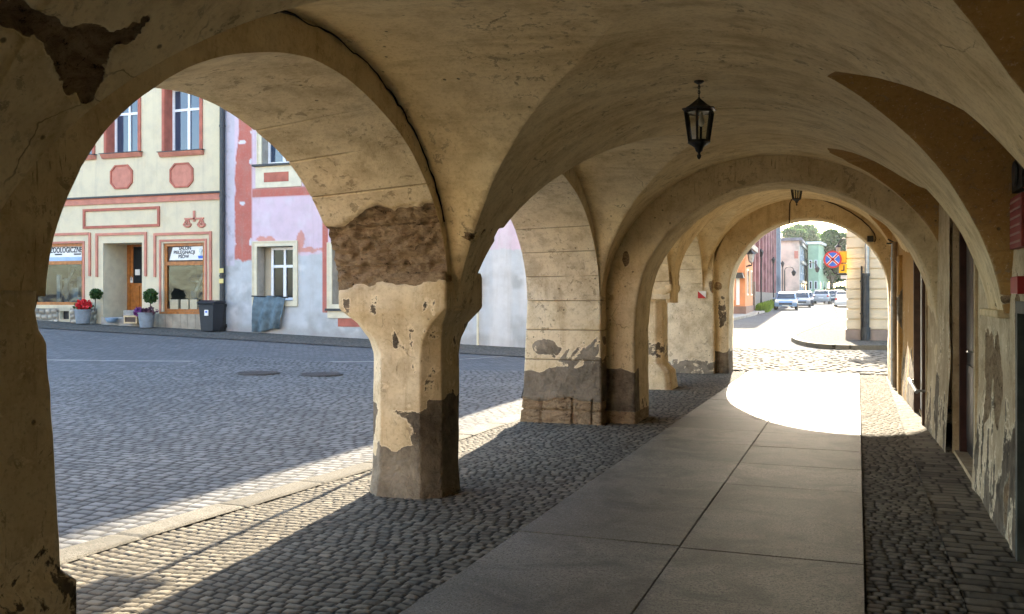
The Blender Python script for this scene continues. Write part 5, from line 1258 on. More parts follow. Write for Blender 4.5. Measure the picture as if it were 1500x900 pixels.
def flower_pot(u, vb, Y, kind, lab):
    x, z = fx(u, vb, Y); r = .27 if kind == 'red' else .26
    t = thing('flower_pot', lab, 'flower pot', (x, Y, z), 0)
    h = .42 if kind == 'red' else .44
    MB().lathe([(r * .78, 0), (r * .8, .02), (r, h), (r * 1.08, h + .01), (r * 1.08, h + .05), (r * .92, h + .05), (r * .9, h - .02)], (x, Y, z), 20).build('pot', M['pot'], t, smooth=True)
    if kind == 'red':
        leaf_cloud('flower', 420, (x + .04, Y, z + .62), (.29, .24, .18), .055, M['petalred'], t, 3, 1.4)
        leaf_cloud('leaves', 220, (x - .08, Y + .1, z + .56), (.36, .22, .18), .06, M['leafdark'], t, 4, 1.2)
        MB().tube([(x + .26, Y + .25, z + .4), (x + .3, Y + .25, z + .9)], .015).build('stem', M['bark'], t)
        leaf_cloud('crown', 420, (x + .3, Y + .25, z + .98), (.23, .2, .19), .05, M['leafdark'], t, 5, 1.1)
    else:
        leaf_cloud('flower', 320, (x - .2, Y - .05, z + .50), (.24, .22, .15), .05, M['petalpurple'], t, 6, 1.4)
        leaf_cloud('leaves', 160, (x + .12, Y, z + .54), (.26, .26, .14), .05, simple('dull_purple_leaf', (0.10, 0.04, 0.06), .7, .3, 9, 0), t, 7, 1.2)
        MB().tube([(x + .1, Y + .05, z + .3), (x + .12, Y + .05, z + .85)], .018).build('stem', M['bark'], t)
        leaf_cloud('crown', 620, (x + .12, Y + .05, z + 1.02), (.24, .22, .24), .055, M['leafdark'], t, 8, 1.1)
flower_pot(121.5, 474, FY - .55, 'red', 'grey pot with bright red flowers by the zoo shop window')
flower_pot(214.5, 480, FY - .6, 'purple', 'grey pot with purple flowers and a ball shrub beside the steps')
def bowl():
    x, z = fx(163, 473, FY - .5); m = MB().lathe([(.09, 0), (.15, .03), (.19, .12), (.195, .16), (.17, .16), (.14, .07)], (x, FY - .5, z), 18); o = m.build('water_bowl', M['bluebowl'], None, smooth=True); tag(o, 'pale blue bowl on the ground left of the shop steps', 'bowl')
    x, z = fx(196, 474, FY - .42); t = thing('wooden_crate', 'small pale wooden crate standing in front of the shop steps', 'crate', (x, FY - .42, z))
    m = MB(); w, d, h = .27, .16, .26
    m.frame(x - w, x + w, z, z + h, .05, FY - .42 - d, FY - .42 - d + .02); m.box(x - w, x - w + .02, FY - .42 - d + .02, FY - .42 + d, z, z + h); m.box(x + w - .02, x + w, FY - .42 - d + .02, FY - .42 + d, z, z + h); m.box(x - w + .02, x + w - .02, FY - .42 - d + .02, FY - .42 + d, z + h - .02, z + h)
    m.build('frame', M['wood'], t); MB().box(x - w + .05, x + w - .05, FY - .42 - d + .03, FY - .42 + d, z + .01, z + h - .05).build('contents', M['brownwood'], t)
bowl()
# ================================================================== THE STREET BEYOND
def rx(u, Y): return onY(u, V0, Y)[0]
def rz(u, v, Y): return onY(u, v, Y)[1]
def corner_house():
    xc, yc, zc = gnd(1240, 503)
    b = thing('corner_house', 'cream corner house with scored stone courses and two drain pipes beyond the end arch', 'building', (xc, yc, zc))
    H_ = 10.0; x1 = 9.0; zp = rz(1260, 483, yc)
    m = MB(); m.box(xc, x1, yc, yc + 30, zp, H_)
    lines = [rz(1260, v, yc) for v in (468, 453, 438.5, 424, 409, 394, 379, 363.5, 348)]
    body = MB(); zs = [zp] + lines + [H_]
    for a, c in zip(zs[:-1], zs[1:]):
        body.box(xc, x1, yc, yc + 26, a + .022, c - .022)
    body.box(xc + .05, x1 - .02, yc + .05, yc + 25.9, zp - .1, H_ - .02)
    body.build('wall', M['cornercream'], b)
    MB().box(xc - .03, x1 + .02, yc - .03, yc + 26.05, zc - .1, zp).build('plinth', M['brownplinth'], b)
    MB().box(xc - .4, x1 + .3, yc - .4, yc + 26.3, H_, H_ + .4).build('eaves', M['creamtrim'], b)
    Yp = yc - .12; x = rx(1268.5, Yp)
    m = MB().tube([(x, Yp, zc), (x, Yp, rz(1268, 403, Yp))], .10, 12); m.lathe([(.12, -.04), (.12, .05)], (x, Yp, rz(1268, 403, Yp)), 12); m.lathe([(.13, 0), (.13, .5)], (x, Yp, zc), 12)
    m.build('drain_pipe', M['darkpipe'], b, smooth=True, label='thick dark lower drain pipe')
    MB().tube([(x + .03, Yp, rz(1268, 403, Yp)), (x + .03, Yp, H_)], .065, 12).build('drain_pipe', M['zinc'], b, smooth=True, label='grey upper drain pipe')
    x2 = rx(1262, Yp); m = MB().tube([(x2, Yp, zc), (x2, Yp, rz(1262, 390, Yp))], .03, 8)
    for z in (.9, 1.9): m.box(x2 - .05, x2 + .05, Yp, yc, zc + z, zc + z + .04)
    m.build('conduit', M['iron'], b)
    # windows on the street side
    for k in range(4):
        for z in (1.5, 4.6, 7.6):
            y = yc + 3 + k * 5.5; f = MB(); f.box(xc - .05, xc - .005, y, y + 1.2, z, z + 1.8); w = f.build('window', M['white'], b); MB().box(xc - .06, xc - .051, y + .12, y + 1.08, z + .12, z + 1.68).build('pane', M['glass'], w)
    # pavement round the corner
    pts = [(1306, 512), (1245, 511.5), (1225, 511), (1205, 509.5), (1188, 507), (1174, 503.5), (1166.5, 499.5), (1166, 496), (1172, 492), (1186, 486), (1200, 480), (1214, 474), (1224, 469.5), (1229.5, 465), (1230.5, 460.5), (1227, 455), (1223, 450), (1222, 447)]
    P = [gnd(u, v) for u, v in pts]; P = [(x_, y_) for x_, y_, _ in P]
    far = P[-1]; poly = P + [(4.0, far[1]), (4.0, P[0][1])]
    def sheet(name, poly, h, mat):
        bm = bmesh.new(); vs = [bm.verts.new((x_, y_, TZ(x_, y_) + h)) for x_, y_ in poly]; f = bm.faces.new(vs)
        lo = [bm.verts.new((x_, y_, TZ(x_, y_) - .05)) for x_, y_ in poly]
        for i in range(len(poly)): j = (i + 1) % len(poly); bm.faces.new((vs[i], lo[i], lo[j], vs[j]))
        bmesh.ops.recalc_face_normals(bm, faces=bm.faces); me = bpy.data.meshes.new(name); bm.to_mesh(me); bm.free(); return link(name, me, mat)
    o = sheet('corner_pavement', poly, .10, mosaic); tag(o, kind='structure')
    # kerb stones along its edge
    m = MB()
    Q = [Vector((a, c_)) for a, c_ in P]
    for i in range(len(Q) - 1):
        d = (Q[i + 1] - Q[i]); n = Vector((-d.y, d.x)).normalized() * .16
        a, c_ = Q[i], Q[i + 1]
        vs = [(a.x, a.y), (c_.x, c_.y), (c_.x + n.x, c_.y + n.y), (a.x + n.x, a.y + n.y)]
        m.add([(x_, y_, TZ(x_, y_) + .115) for x_, y_ in vs] + [(x_, y_, TZ(x_, y_) - .05) for x_, y_ in vs], [(0, 1, 2, 3), (0, 4, 5, 1), (2, 6, 7, 3)])
    o = m.build('kerb', M['kerb'], None); tag(o, kind='structure')
    # traffic signs and lamp fixed to the corner
    Ys = yc - .35; sx, sz = onY(1219.7, 380.2, Ys); r = .5 * (rx(1233.2, Ys) - rx(1206.2, Ys))
    s = thing('no_stopping_sign', 'round blue and red no stopping sign on a curved bracket at the corner house', 'road sign', (sx, Ys, sz))
    MB().lathe([(.001, -.005), (r, -.005), (r, .02), (.001, .02)], (sx, Ys, sz), 36, axis='y').build('disc', M['signred'], s)
    MB().lathe([(.001, -.009), (r * .80, -.009), (r * .80, -.0055)], (sx, Ys, sz), 36, axis='y').build('blue_field', M['bluepaint'], s)
    m = MB()
    for a in (45, 135):
        dx, dz = math.cos(R(a)), math.sin(R(a)); m.bar((sx - dx * r * .8, Ys - .014, sz - dz * r * .8), (sx + dx * r * .8, Ys - .014, sz + dz * r * .8), .006, r * .30)
    m.build('white_border', M['signwhite'], s)
    m = MB()
    for a in (45, 135):
        dx, dz = math.cos(R(a)), math.sin(R(a)); m.bar((sx - dx * r * .84, Ys - .020, sz - dz * r * .84), (sx + dx * r * .84, Ys - .020, sz + dz * r * .84), .006, r * .17)
    m.build('red_cross', M['signred'], s)
    m = MB(); pts = [(1218.5, 392), (1220, 397), (1223, 400.5), (1228, 402), (1241, 402)]
    m.tube([(*[onY(u, v, Ys + .06)][0][:1], Ys + .06, onY(u, v, Ys + .06)[1]) for u, v in pts], .026, 8); m.build('bracket', M['iron'], s, smooth=True)
    def ysign(u0, u1, v0, v1, lab, cat, mat, yoff):
        Yq = yc - .2 + yoff; xa, za = onY(u0, v0, Yq); xb, zb = onY(u1, v1, Yq)
        t = thing('road_sign', lab, cat, ((xa + xb) / 2, Yq, (za + zb) / 2)); MB().box(xa, xb, Yq, Yq + .02, zb, za).build('plate', mat, t); return t, xa, xb, zb, za, Yq
    t, xa, xb, z0, z1, Yq = ysign(1229, 1240.5, 368.2, 385.5, 'plain orange yellow sign plate behind the no stopping sign', 'road sign', M['yellow'], 0)
    MB().frame(xa + .015, xb - .015, z0 + .015, z1 - .015, .012, Yq - .004, Yq - .001).build('border', M['ink'], t)
    t, xa, xb, z0, z1, Yq = ysign(1229, 1240.5, 387, 400, 'yellow sign plate with a black bent road arrow', 'road sign', M['yellow'], .02)
    m = MB(); m.box(xa + .06, xb - .07, Yq - .005, Yq - .001, z0 + .06, z0 + .10); m.box(xb - .105, xb - .065, Yq - .005, Yq - .001, z0 + .10, z1 - .04); m.build('arrow', M['ink'], t)
    ysign(1231.5, 1241, 403.5, 408.5, 'small white plate below the yellow signs', 'road sign', M['signwhite'], .02)
    t = thing('wall_lamp', 'black lantern on a swan neck arm above the no stopping sign', 'lamp', (rx(1240, yc), yc, rz(1240, 360, yc)))
    Yl = yc + .3; m = MB(); m.tube([(onY(u, v, Yl)[0], Yl, onY(u, v, Yl)[1]) for u, v in ((1242, 351), (1236, 350), (1231, 352), (1228.5, 356), (1228, 360))], .022, 8); m.build('arm', M['iron'], t, smooth=True)
    lx_, lz_ = onY(1228, 360, Yl); MB().lathe([(.02, .05), (.09, -.02), (.12, -.05), (.10, -.06)], (lx_, Yl, lz_), 8).build('hood', M['iron'], t); MB().lathe([(.085, -.06), (.055, -.22), (.02, -.24)], (lx_, Yl, lz_), 8).build('glass', M['zinc'], t)
    return yc
mosaic = bpy.data.materials['fine_mosaic_paving']
YC = corner_house()
def windows_on(parent, plane, a0, a1, n, zs, w, h, off, mat='white', glass='glass'):
    """plane: function (a, z) -> 3D point on the wall and outward normal"""
    for k in range(n):
        for z in zs:
            a = a0 + (a1 - a0) * (k + .5) / n
            def quadm(aw, hh, o):
                p = [plane(a - aw / 2, z, o), plane(a + aw / 2, z, o), plane(a + aw / 2, z + hh, o), plane(a - aw / 2, z + hh, o)]; q = [plane(a - aw / 2, z, 0.001), plane(a + aw / 2, z, 0.001), plane(a + aw / 2, z + hh, 0.001), plane(a - aw / 2, z + hh, 0.001)]
                return MB().add(p + q, [(0, 1, 2, 3), (0, 4, 5, 1), (1, 5, 6, 2), (2, 6, 7, 3), (3, 7, 4, 0)])
            f = quadm(w, h, off).build('window', M[mat], parent); g = MB(); e = .1
            zz = z; p = [plane(a - w / 2 + e, z + e, off + .01), plane(a + w / 2 - e, z + e, off + .01), plane(a + w / 2 - e, z + h - e, off + .01), plane(a - w / 2 + e, z + h - e, off + .01)]
            g.add(p, [(0, 1, 2, 3)]).build('pane', M[glass], f)
def block(name, lab, P0, P1, depth, h, mat, nwin=0, zs=(), base=None, roof=None, win='white', front_n=0, ws=1.0):
    """house whose street wall runs P0 -> P1 (the street lies on the right of that line); depth to the left"""
    a, b = Vector(P0), Vector(P1); d = (b - a); L = d.length; d.normalize(); n = Vector((d.y, -d.x))   # outward = right
    z0 = min(TZ(*a), TZ(*b)) - .1
    t = thing(name, lab, 'building', (a.x, a.y, z0 + .1))
    c = [a, b, b - n * depth, a - n * depth]
    def prism(k0, k1, grow, mt, nm):
        q = [a - d * grow + n * grow, b + d * grow + n * grow, b + d * grow - n * (depth + grow), a - d * grow - n * (depth + grow)]
        MB().add([(p.x, p.y, k0) for p in q] + [(p.x, p.y, k1) for p in q], [(0, 3, 2, 1), (4, 5, 6, 7), (0, 1, 5, 4), (1, 2, 6, 5), (2, 3, 7, 6), (3, 0, 4, 7)]).build(nm, mt, t)
    prism(z0, h, 0, mat, 'wall')
    if base: prism(z0 - .02, base[0], .06, base[1], 'plinth')
    prism(h, h + .35, .35, roof or M['roof'], 'eaves')
    pl = lambda s, z, o: (a.x + d.x * s + n.x * o, a.y + d.y * s + n.y * o, z)
    if nwin: windows_on(t, pl, 0, L, nwin, zs, ws, 1.7 * (.5 + .5 * ws), .06, win)
    if front_n:
        pf = lambda s, z, o: (a.x - n.x * s - d.x * o, a.y - n.y * s - d.y * o, z)
        windows_on(t, pf, 0, depth, front_n, zs, ws, 1.7 * (.5 + .5 * ws), .06, win)
    return t, a, b, d, n
# orange corner house
Yo = 60.0
t, a, b, d, n = block('orange_house', 'orange rendered house with brown plinth and white stripe on the left of the street', (rx(1091.5, Yo), Yo), (rx(1091.5, Yo) - .35, Yo + 8), 12, 4.6, M['orangewall'], 2, (1.6,), (rz(1080, 449, Yo), M['pinkbase']))
MB().box(rx(1078.5, Yo), rx(1083.5, Yo), Yo - .05, Yo + .01, rz(1080, 447, Yo), rz(1080, 408, Yo)).build('white_stripe', M['signwhite'], t)
MB().prism([(rx(1071.5, Yo), rz(0 + 1080, 408, Yo)), (rx(1091, Yo), rz(1080, 408, Yo)), (rx(1088.5, Yo), rz(1080, 400, Yo)), (rx(1074.5, Yo), rz(1080, 400, Yo))], Yo - .6, Yo - .01).build('awning', M['iron'], t)
w = MB().box(rx(1072, Yo), rx(1077.5, Yo), Yo - .04, Yo + .01, rz(1080, 440, Yo), rz(1080, 412, Yo)).build('window', simple('salmon_panel', (0.66, 0.33, 0.2), .8, .1, 2, .1), t)
# dark red house receding along the street
Y1, Y2 = 70.0, 112.0
t, a, b, d, n = block('red_house', 'long dark red house with pale pilasters along the street', (rx(1099, Y1), Y1), (rx(1135, Y2), Y2), 10, 9.8, M['darkred'], 9, (2.2, 5.6), (1.9, M['brownplinth']), win='darkred2', front_n=2)
L = (b - a).length; m = MB()
for k in range(9):
    s = L * k / 8.0; p = a + d * s; q = p + n * .22
    m = MB().bar((p.x, p.y, 1.9), (p.x, p.y, 9.7), .7, .5); m.build('pilaster', M['darkred2'], t)
MB().bar((b.x + .2, b.y, 0.6), (b.x + .2, b.y, 9.7), .9, .9).build('pilaster', M['bluegrey'], t)
Yn = 69.5; MB().box(rx(1096.5, Yn), rx(1107, Yn), Yn - .5, Yn, TZ(rx(1100, Yn), Yn), rz(1100, 413, Yn)).build('porch', M['brownplinth'], t)
# tan gable, blue grey and green houses
Yt = 118.0
t, a, b, d, n = block('tan_house', 'bare tan gable of a flat topped house with brick patches', (rx(1170.5, Yt), Yt), (rx(1171.5, Yt + 10), Yt + 10), rx(1170.5, Yt) - rx(1141, Yt), rz(1155, 353, Yt), M['tan'], 0, (), (rz(1155, 428, Yt), M['pinkbase']))
MB().box(rx(1163.5, Yt), rx(1169, Yt), Yt - .06, Yt + .02, rz(1165, 379, Yt), rz(1165, 368, Yt)).build('brick_patch', M['redpink'], t)
for (u0, v0, u1, v1) in ((1144, 360, 1150, 366), (1152, 395, 1158, 401), (1146, 405, 1152, 412)):
    MB().box(rx(u0, Yt), rx(u1, Yt), Yt - .03, Yt + .02, rz(u0, v1, Yt), rz(u0, v0, Yt)).build('filled_opening', M['card'], t)
Yb = 129.0
t, a, b, d, n = block('blue_grey_house', 'narrow blue grey house with cornices between the tan gable and the green house', (rx(1172, Yb), Yb), (rx(1183, Yb + 22), Yb + 22), 9, rz(1175, 354, Yb), M['bluegrey'], 4, (2.0, 4.6, 7.0), (1.9, M['brownplinth']))
for v in (358, 384, 413):
    z = rz(1176, v, Yb); p, q = a + n * .12, b + n * .12; MB().bar((p.x, p.y, z), (q.x, q.y, z), .45, .35).build('cornice', M['zinc'], t)
Yg = 140.0
xg0, xg1 = rx(1183.5, Yg), rx(1199, Yg)
t, a, b, d, n = block('green_house', 'pale green house front with a white cornice', (xg1, Yg), (xg1 + 1.0, Yg + 12), xg1 - xg0, rz(1190, 358, Yg), M['green'], 3, (2.5, 5.5), (2.0, M['bluegrey']), roof=M['signwhite'], front_n=2, ws=.42)
# pavement on the left side of the street
def left_pavement():
    def strip(pts, w, nm):
        P = [gnd(u, v) for u, v in pts]; m = MB()
        for (p, q) in zip(P[:-1], P[1:]):
            for (o0, o1, h, mt) in ((0, w, .12, 0),):
                vs = [(p[0], p[1], p[2] + h), (q[0], q[1], q[2] + h), (q[0] - w, q[1], q[2] + h), (p[0] - w, p[1], p[2] + h)]
                m.add(vs + [(x, y, z - .2) for x, y, z in vs], [(0, 1, 2, 3), (0, 4, 5, 1), (0, 3, 7, 4)])
        o = m.build(nm, M['pave'], None); tag(o, kind='structure')
    strip([(1062, 473), (1080, 468), (1096, 464.5), (1106, 462), (1110, 460)], 3.0, 'pavement')
    strip([(1112, 460), (1124, 457), (1134, 454), (1140, 451.5), (1146, 448.5)], 4.5, 'pavement')
left_pavement()
def lamps():
    def proto(kind, lab, group):
        t = thing('street_lamp', lab, 'street lamp', (0, 0, 0), 0, group)
        if kind == 'top':
            m = MB().lathe([(.16, 0), (.16, .5), (.11, .6), (.07, 1.2), (.055, 5.0), (.09, 5.05), (.05, 5.15)], n=12); m.build('post', M['iron'], t, smooth=True)
            MB().lathe([(.10, 5.15), (.22, 5.6), (.25, 5.62), (.25, 5.66), (.10, 5.86), (.02, 6.0)], n=6).build('lantern', M['iron'], t)
        else:
            pts = [(0, 0, 0), (0, 0, 4.4)] + [(.55 - .55 * math.cos(q), 0, 4.4 + .5 * math.sin(q)) for q in np.linspace(.3, 2.9, 8)]
            m = MB().tube(pts, [.1] + [.07] * 1 + [.045] * 8, 10); m.build('post', M['iron'], t, smooth=True)
            MB().lathe([(.03, 4.5), (.12, 4.42), (.30, 4.2), (.28, 4.15), (.16, 3.8), (.03, 3.72)], (1.09, 0, 0), 8).build('lantern', M['iron'], t)
        return t
    G = 'street lamps along the left pavement'
    top = proto('top', 'tall black lamp post in front of the middle of the red house', G); arm = proto('arm', 'lamp post with curved arm in front of the tan gable', G)
    def put(o, u, vb, vt, lab, hh):
        x, y, z = gnd(u, vb); h = rz(u, vt, y) - z; o.location = (x, y, z); s = h / hh; o.scale = (s, s, s); o['label'] = lab
    put(top, 1115, 454, 364, 'tall black lamp post in front of the middle of the red house', 6.0)
    put(copy_tree(top), 1133, 451, 376, 'black lamp post at the far end of the red house', 6.0)
    put(copy_tree(top), 1146.5, 448, 382, 'straight lamp post in front of the tan gable', 6.0)
    put(arm, 1149.5, 448, 391, 'lamp post with curved arm in front of the tan gable', 4.9)
    put(copy_tree(arm), 1183, 445.5, 385, 'lamp post with curved arm before the green house', 4.9)
    # wall lantern on the orange house
    Yw = 61; x, z = onY(1100, 372, Yw)
    t = thing('wall_lantern', 'black wall lantern on a scrolled bracket at the orange house corner', 'lantern', (rx(1092, Yw), Yw, z))
    k = .045 * .98
    MB().lathe([(.02, .30), (.08, .22), (.30, .02), (.34, -.02), (.25, -.04)], (x, Yw, z), 6).build('hood', M['iron'], t); MB().lathe([(.23, -.04), (.15, -.52), (.05, -.58)], (x, Yw, z), 6).build('glass', M['zinc'], t)
    m = MB().tube([(rx(1090, Yw), Yw, rz(1095, 391, Yw)), (rx(1101, Yw), Yw, rz(1095, 389, Yw)), (x + .05, Yw, z - .58)], .045, 6); m.bar((rx(1090, Yw), Yw, rz(1095, 394, Yw)), (rx(1098, Yw), Yw, rz(1095, 388, Yw)), .05); m.build('bracket', M['iron'], t)
lamps()
# ---- cars
def make_car(name, lab, paint, kind, group):
    t = thing(name, lab, 'van' if kind == 'van' else 'car', (0, 0, 0), 0, group)
    if kind == 'van': prof = [(-2.1, .32), (-2.14, .62), (-2.05, .86), (-1.3, 1.04), (-.55, 1.66), (-.2, 1.76), (1.9, 1.74), (2.1, 1.5), (2.14, .6), (2.08, .32)]; wd = .87
    else: prof = [(-2.1, .28), (-2.15, .55), (-2.05, .74), (-1.05, .92), (-.35, 1.40), (.1, 1.47), (1.0, 1.44), (1.65, 1.02), (2.1, .94), (2.14, .5), (2.08, .28)]; wd = .87
    def hw(z): return wd * (1 - .10 * max(0, (z - .85)) / .6 * 1.3) * (1 - .05 * max(0, .5 - z))
    n = len(prof); m = MB(); vs = []
    for k in (-1, -.9, .9, 1):
        for (y, z) in prof:
            kk = k if abs(k) < 1 else k; ins = 0 if abs(k) < 1 else .04
            cy = y * (1 - (ins * .5)); cz = z - (ins if z > .7 else -ins * .5)
            vs.append((kk * hw(z), cy, cz))
    fs = []
    for s in range(3):
        for i in range(n):
            j = (i + 1) % n; fs.append((s * n + i, s * n + j, (s + 1) * n + j, (s + 1) * n + i))
    fs.append(tuple(range(n))); fs.append(tuple(3 * n + i for i in range(n - 1, -1, -1)))
    m.add(vs, fs).build('body', paint, t, bevel=.03)
    def strip(i, j, f0, f1, nm, mat, e=.008, w=.86):
        (y0, z0), (y1, z1) = prof[i], prof[j]; p = (y0 + (y1 - y0) * f0, z0 + (z1 - z0) * f0); q = (y0 + (y1 - y0) * f1, z0 + (z1 - z0) * f1)
        ny, nz = -(q[1] - p[1]), (q[0] - p[0]); l = math.hypot(ny, nz) or 1; ny /= l; nz /= l
        if nz < 0 and abs(nz) > .3: ny, nz = -ny, -nz
        if nm == 'rear': pass
        a, c_ = hw(p[1]) * w, hw(q[1]) * w
        return MB().add([(-a, p[0] + ny * e, p[1] + nz * e), (a, p[0] + ny * e, p[1] + nz * e), (c_, q[0] + ny * e, q[1] + nz * e), (-c_, q[0] + ny * e, q[1] + nz * e)], [(0, 1, 2, 3)])
    strip(3, 4, .06, .94, 'w', None).build('windscreen', M['carglass'], t)
    (strip(6, 7, .1, .95, 'w', None) if kind == 'van' else strip(6, 7, .08, .92, 'w', None)).build('rear_window', M['carglass'], t)
    for s in (-1, 1):
        zl, zh = (1.08, 1.62) if kind == 'van' else (.96, 1.36)
        y0, y1, y2, y3 = (-1.15, -.5, 1.85, 1.95) if kind == 'van' else (-.92, -.32, 1.0, 1.5)
        o = .012; MB().add([(s * (hw(zl) + o), y0, zl), (s * (hw(zh) + o), y1, zh), (s * (hw(zh) + o), y2, zh), (s * (hw(zl) + o), y3, zl)], [(0, 1, 2, 3)]).build('side_window', M['carglass'], t)
        MB().box(s * (wd + .0), s * (wd + .16), -.98, -.88, zl - .02, zl + .12).build('wing_mirror', paint, t)
        MB().box(s * .52, s * .80, -2.155, -1.95, prof[1][1] + .06, prof[1][1] + .22).build('headlight', M['lens'], t)
        MB().box(s * .62, s * .82, 1.98, 2.155, prof[-2][1] + .25, prof[-2][1] + .45).build('tail_light', M['signred'], t)
        for y in (-1.32, 1.3):
            w_ = MB().lathe([(.001, -.1), (.29, -.1), (.315, -.07), (.315, .07), (.29, .1), (.001, .1)], (s * (wd - .07), y, .315), 18, axis='x').build('wheel', M['rubber'], t)
            MB().lathe([(.001, -.012), (.19, -.012), (.2, .012)], (s * (wd + .035), y, .315), 14, axis='x').build('rim', M['zinc'], w_)
    MB().box(-.5, .5, -2.165, -2.1, .5, .66).build('grille', M['iron'], t); MB().box(-.26, .26, -2.17, -2.1, .36, .46).build('number_plate', M['signwhite'], t)
    MB().box(-.26, .26, 2.1, 2.17, .6, .71).build('number_plate', M['signwhite'], t)
    return t
G = 'cars parked along the street'
van = make_car('parked_car', 'pale blue van parked nearest on the left of the street', M['carblue'], 'van', G)
x, y, z = gnd(1152, 453.5); van.location = (x, y, z); van.rotation_euler[2] = R(2); van.scale = (.98, 1, .80)
def clone(src, u, v, lab, paint, rot, sc=1.0):
    c = copy_tree(src); x, y, z = gnd(u, v); c.location = (x, y, z); c.rotation_euler[2] = R(rot); c['label'] = lab; c.scale = src.scale
    for o in c.children:
        if o.name.split('.')[0] in ('body', 'wing_mirror'):
            o.data = o.data.copy(); o.data.materials.clear(); o.data.materials.append(paint)
    return c
x, y, z = van.location
def beside(src, x, y, lab, paint, rot):
    c = clone(src, 1152, 453, lab, paint, rot); c.location = (x, y, TZ(x, y)); return c
beside(van, rx(1172.5, y + 10), y + 10, 'silver car parked just behind the pale blue van', M['carsilver'], 3)
beside(van, rx(1178.5, y + 19), y + 19, 'dark car parked behind the silver car on the left', M['cardark'], 3)
sal = make_car('parked_car', 'silver blue saloon at the far end of the street under the big tree', M['carsilver'], 'saloon', G)
x, y, z = gnd(1204.5, 445.2); sal.location = (x, y, z); sal.rotation_euler[2] = R(178)
beside(sal, rx(1218.5, y + 3), y + 3, 'dark blue saloon beside the silver one under the big tree', M['cardark'], 182)
beside(sal, rx(1227, y + 14), y + 14, 'small white car half hidden behind the dark blue saloon', M['carwhite'], 182)
x, y, z = gnd(1238.0, 451); beside(van, x, y, 'white car parked on the right beside the corner house', M['carwhite'], 180)
# ---- houses added out of view behind the viewer for bounce light and reflections
def opposite():
    for k, (x0, x1, h, mt, lab) in enumerate(((-34, -20, 10.5, 'creamtrim', 'unseen cream house added across the square for bounce light and reflections'), (-19.9, -5, 9.0, 'tan', 'unseen tan house added for bounce light beside the cream one'))):
        y = -20.0; t = thing('added_town_house', lab, 'building', ((x0 + x1) / 2, y, TZ((x0 + x1) / 2, y)), 0, 'unseen houses added across the square')
        MB().box(x0, x1, y - 9, y, -.1, h).build('wall', M[mt], t); MB().prism([(y + .4, h), (y - 9.4, h), (y - 4.5, h + 4)], x0 - .2, x1 + .2 - .1 * k, 'x').build('roof', M['redpink'], t)
        for i in range(5):
            for z in (1.0, 4.2, 7.0):
                x = x0 + (x1 - x0) * (i + .5) / 5; w_ = MB().box(x - .6, x + .6, y, y + .05, z, z + 1.8).build('window', M['white'], t); MB().box(x - .5, x + .5, y + .05, y + .06, z + .1, z + 1.7).build('pane', M['glass'], w_)
opposite()
def haze():
    m = NT('street_haze'); v = m.n.new('ShaderNodeVolumePrincipled'); v.inputs['Color'].default_value = (0.93, 0.96, 1.0, 1); v.inputs['Density'].default_value = HZ; v.inputs['Anisotropy'].default_value = 0.35
    m.t.links.remove(m.out.inputs['Surface'].links[0]); m.L(v.outputs[0], m.out.inputs['Volume'])
    o = MB().box(-640, 640, -320, 940, -1.2, 20).build('haze', m.m, None); tag(o, kind='stuff', label='thin sunny haze in the street')
HZ = 0.00018
haze()
# ---- trees
def tree(name, lab, x, y, h, w, leaf, seed, n, size, group='trees at the end of the street', trunk=.3):
    z = TZ(x, y); t = thing(name, lab, 'tree', (x, y, z), 0, group); rs = random.Random(seed)
    m = MB(); m.tube([(x, y, z - .2), (x + .1, y, z + h * .25), (x - .1, y + .1, z + h * .5), (x, y, z + h * .8)], [trunk, trunk * .75, trunk * .5, trunk * .15], 9)
    cl = []
    for k in range(15):
        a = rs.random() * 6.28; f = .2 + .8 * rs.random(); rr = w * (1 - .55 * f) * (.45 + .5 * rs.random()); p = (x + math.cos(a) * rr, y + math.sin(a) * rr, z + h * (.22 + .66 * f))
        m.tube([(x, y, z + h * (.15 + .5 * f)), tuple((np.array(p) + np.array((x, y, z + h * (.2 + .55 * f)))) / 2), p], [trunk * .35, trunk * .22, trunk * .08], 6)
        cl.append((*p, w * (.28 + .2 * rs.random())))
    cl.append((x, y, z + h * .88, w * .32)); cl.append((x, y, z + h * .6, w * .55))
    m.build('trunk', M['bark'], t, smooth=True)
    leaf_cloud('crown', n, (x, y, z), (1, 1, 1), size, M[leaf], t, seed, 1.3, cl)
    return t
Yt_ = 150
tree('broadleaf_tree', 'big dark rounded tree filling the end of the street', rx(1217, Yt_), Yt_, rz(1217, 335, Yt_) - TZ(0, Yt_), 4.6, 'leafdark', 21, 16000, .24, trunk=.4)
tree('broadleaf_tree', 'tree with sunlit top leaning behind the corner house', rx(1242, 158), 158, rz(1240, 340, 158) - 1, 4.0, 'leaf', 22, 9000, .26)
tree('broadleaf_tree', 'pale tree rising above the roof of the tan gable', rx(1157, 190), 190, rz(1157, 331, 190) - 1, 5.0, 'leaffar', 23, 8000, .32)
tree('broadleaf_tree', 'pale tree rising above the roof of the green house', rx(1185, 200), 200, rz(1185, 326, 200) - 1, 5.5, 'leaffar', 24, 8000, .32)
tree('broadleaf_tree', 'tree behind the gap between the green house and big tree', rx(1207, 215), 215, rz(1207, 338, 215) - 1, 6.0, 'leaffar', 25, 8000, .34)
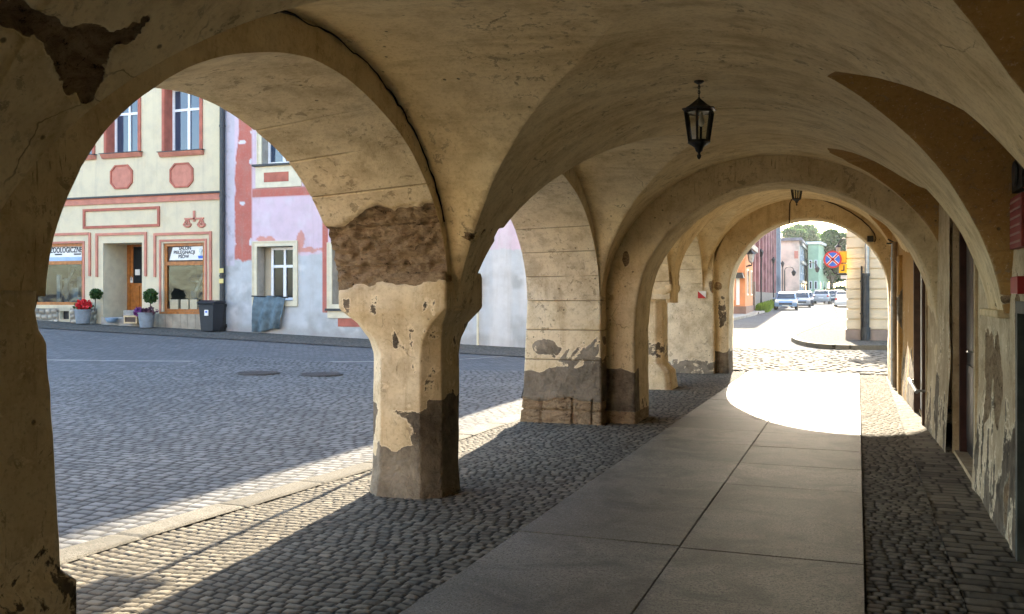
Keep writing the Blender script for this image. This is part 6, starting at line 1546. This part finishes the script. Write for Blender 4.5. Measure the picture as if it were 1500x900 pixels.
def hedge():
    x0, x1 = rx(1186, 146), rx(1246, 146); n = 4; cl = []
    rs = random.Random(9)
    for k in range(40): cl.append((x0 + (x1 - x0) * rs.random(), 146 + rs.random() * 1.2, TZ(0, 146) + .4 + rs.random() * 1.3, .7))
    o = leaf_cloud('hedge', 6000, (0, 0, 0), (1, 1, 1), .18, M['leafdark'], None, 31, 1.3, cl); tag(o, 'dark hedge across the end of the street behind the cars', 'hedge')
    V = []; rs = np.random.RandomState(4); n = 2500
    a, b = np.array([rx(1101, 68.5), 68.5]), np.array([rx(1134, 108), 108]); f = rs.rand(n); x = a[0] + (b[0] - a[0]) * f + .2 + .9 * rs.rand(n); y = a[1] + (b[1] - a[1]) * f; z = tz(x, y); h = .25 + .35 * rs.rand(n)
    dx = .1 * rs.normal(size=n); V = np.stack([np.stack([x - .05, y, z], -1), np.stack([x + .05, y, z], -1), np.stack([x + .05 + dx, y, z + h], -1), np.stack([x - .05 + dx, y, z + h], -1)], 1).reshape(-1, 3)
    o = link('grass', npmesh('grass', V, np.arange(n * 4).reshape(-1, 4), {'stone': np.repeat(rs.rand(n), 4)}, smooth=False), M['leaf']); tag(o, 'green grass strip at the foot of the red house', 'grass', kind='stuff')
hedge()
# ================================================================== LIGHT, SKY, CAMERA
EL, AZ = R(19.3), R(-5.8)
w = bpy.data.worlds.new('World'); SC.world = w; w.use_nodes = True
nt = w.node_tree; bg = nt.nodes['Background']; sky = nt.nodes.new('ShaderNodeTexSky'); sky.sky_type = 'NISHITA'; sky.sun_disc = False
sky.sun_elevation = EL; sky.sun_rotation = AZ; sky.altitude = 300; sky.air_density = 1.0; sky.dust_density = 1.2; sky.ozone_density = 1.0
nt.links.new(sky.outputs[0], bg.inputs[0]); bg.inputs[1].default_value = 0.15
sd = bpy.data.lights.new('sun', 'SUN'); sd.energy = 5.0; sd.angle = R(0.53); sd.color = (1.0, 0.87, 0.67)
so = bpy.data.objects.new('sun', sd); COL.objects.link(so)
dirv = Vector((math.sin(AZ) * math.cos(EL), math.cos(AZ) * math.cos(EL), math.sin(EL))); so.rotation_euler = dirv.to_track_quat('Z', 'Y').to_euler(); so.location = dirv * 60
cam = bpy.data.cameras.new('camera'); co = bpy.data.objects.new('camera', cam); COL.objects.link(co); SC.camera = co
co.location = (0, 0, EYE); co.rotation_euler = (R(90), 0, TH); cam.sensor_width = 36; cam.lens = F / 1500 * 36; cam.shift_y = -16 / 1500; cam.clip_end = 3000; cam.clip_start = .05
SC.view_settings.view_transform = 'Standard'; SC.view_settings.look = 'None'; SC.view_settings.gamma = 1; SC.view_settings.use_curve_mapping = False
SC.view_settings.exposure = 2.65
SC.render.engine = 'CYCLES'
SC.cycles.max_bounces = 9; SC.cycles.diffuse_bounces = 7; SC.cycles.glossy_bounces = 3; SC.cycles.transparent_max_bounces = 12; SC.cycles.transmission_bounces = 3
SC.cycles.caustics_reflective = False; SC.cycles.caustics_refractive = False
SC.cycles.use_denoising = True; SC.cycles.sample_clamp_indirect = 6
SC.cycles.use_adaptive_sampling = True; SC.cycles.adaptive_threshold = 0.015
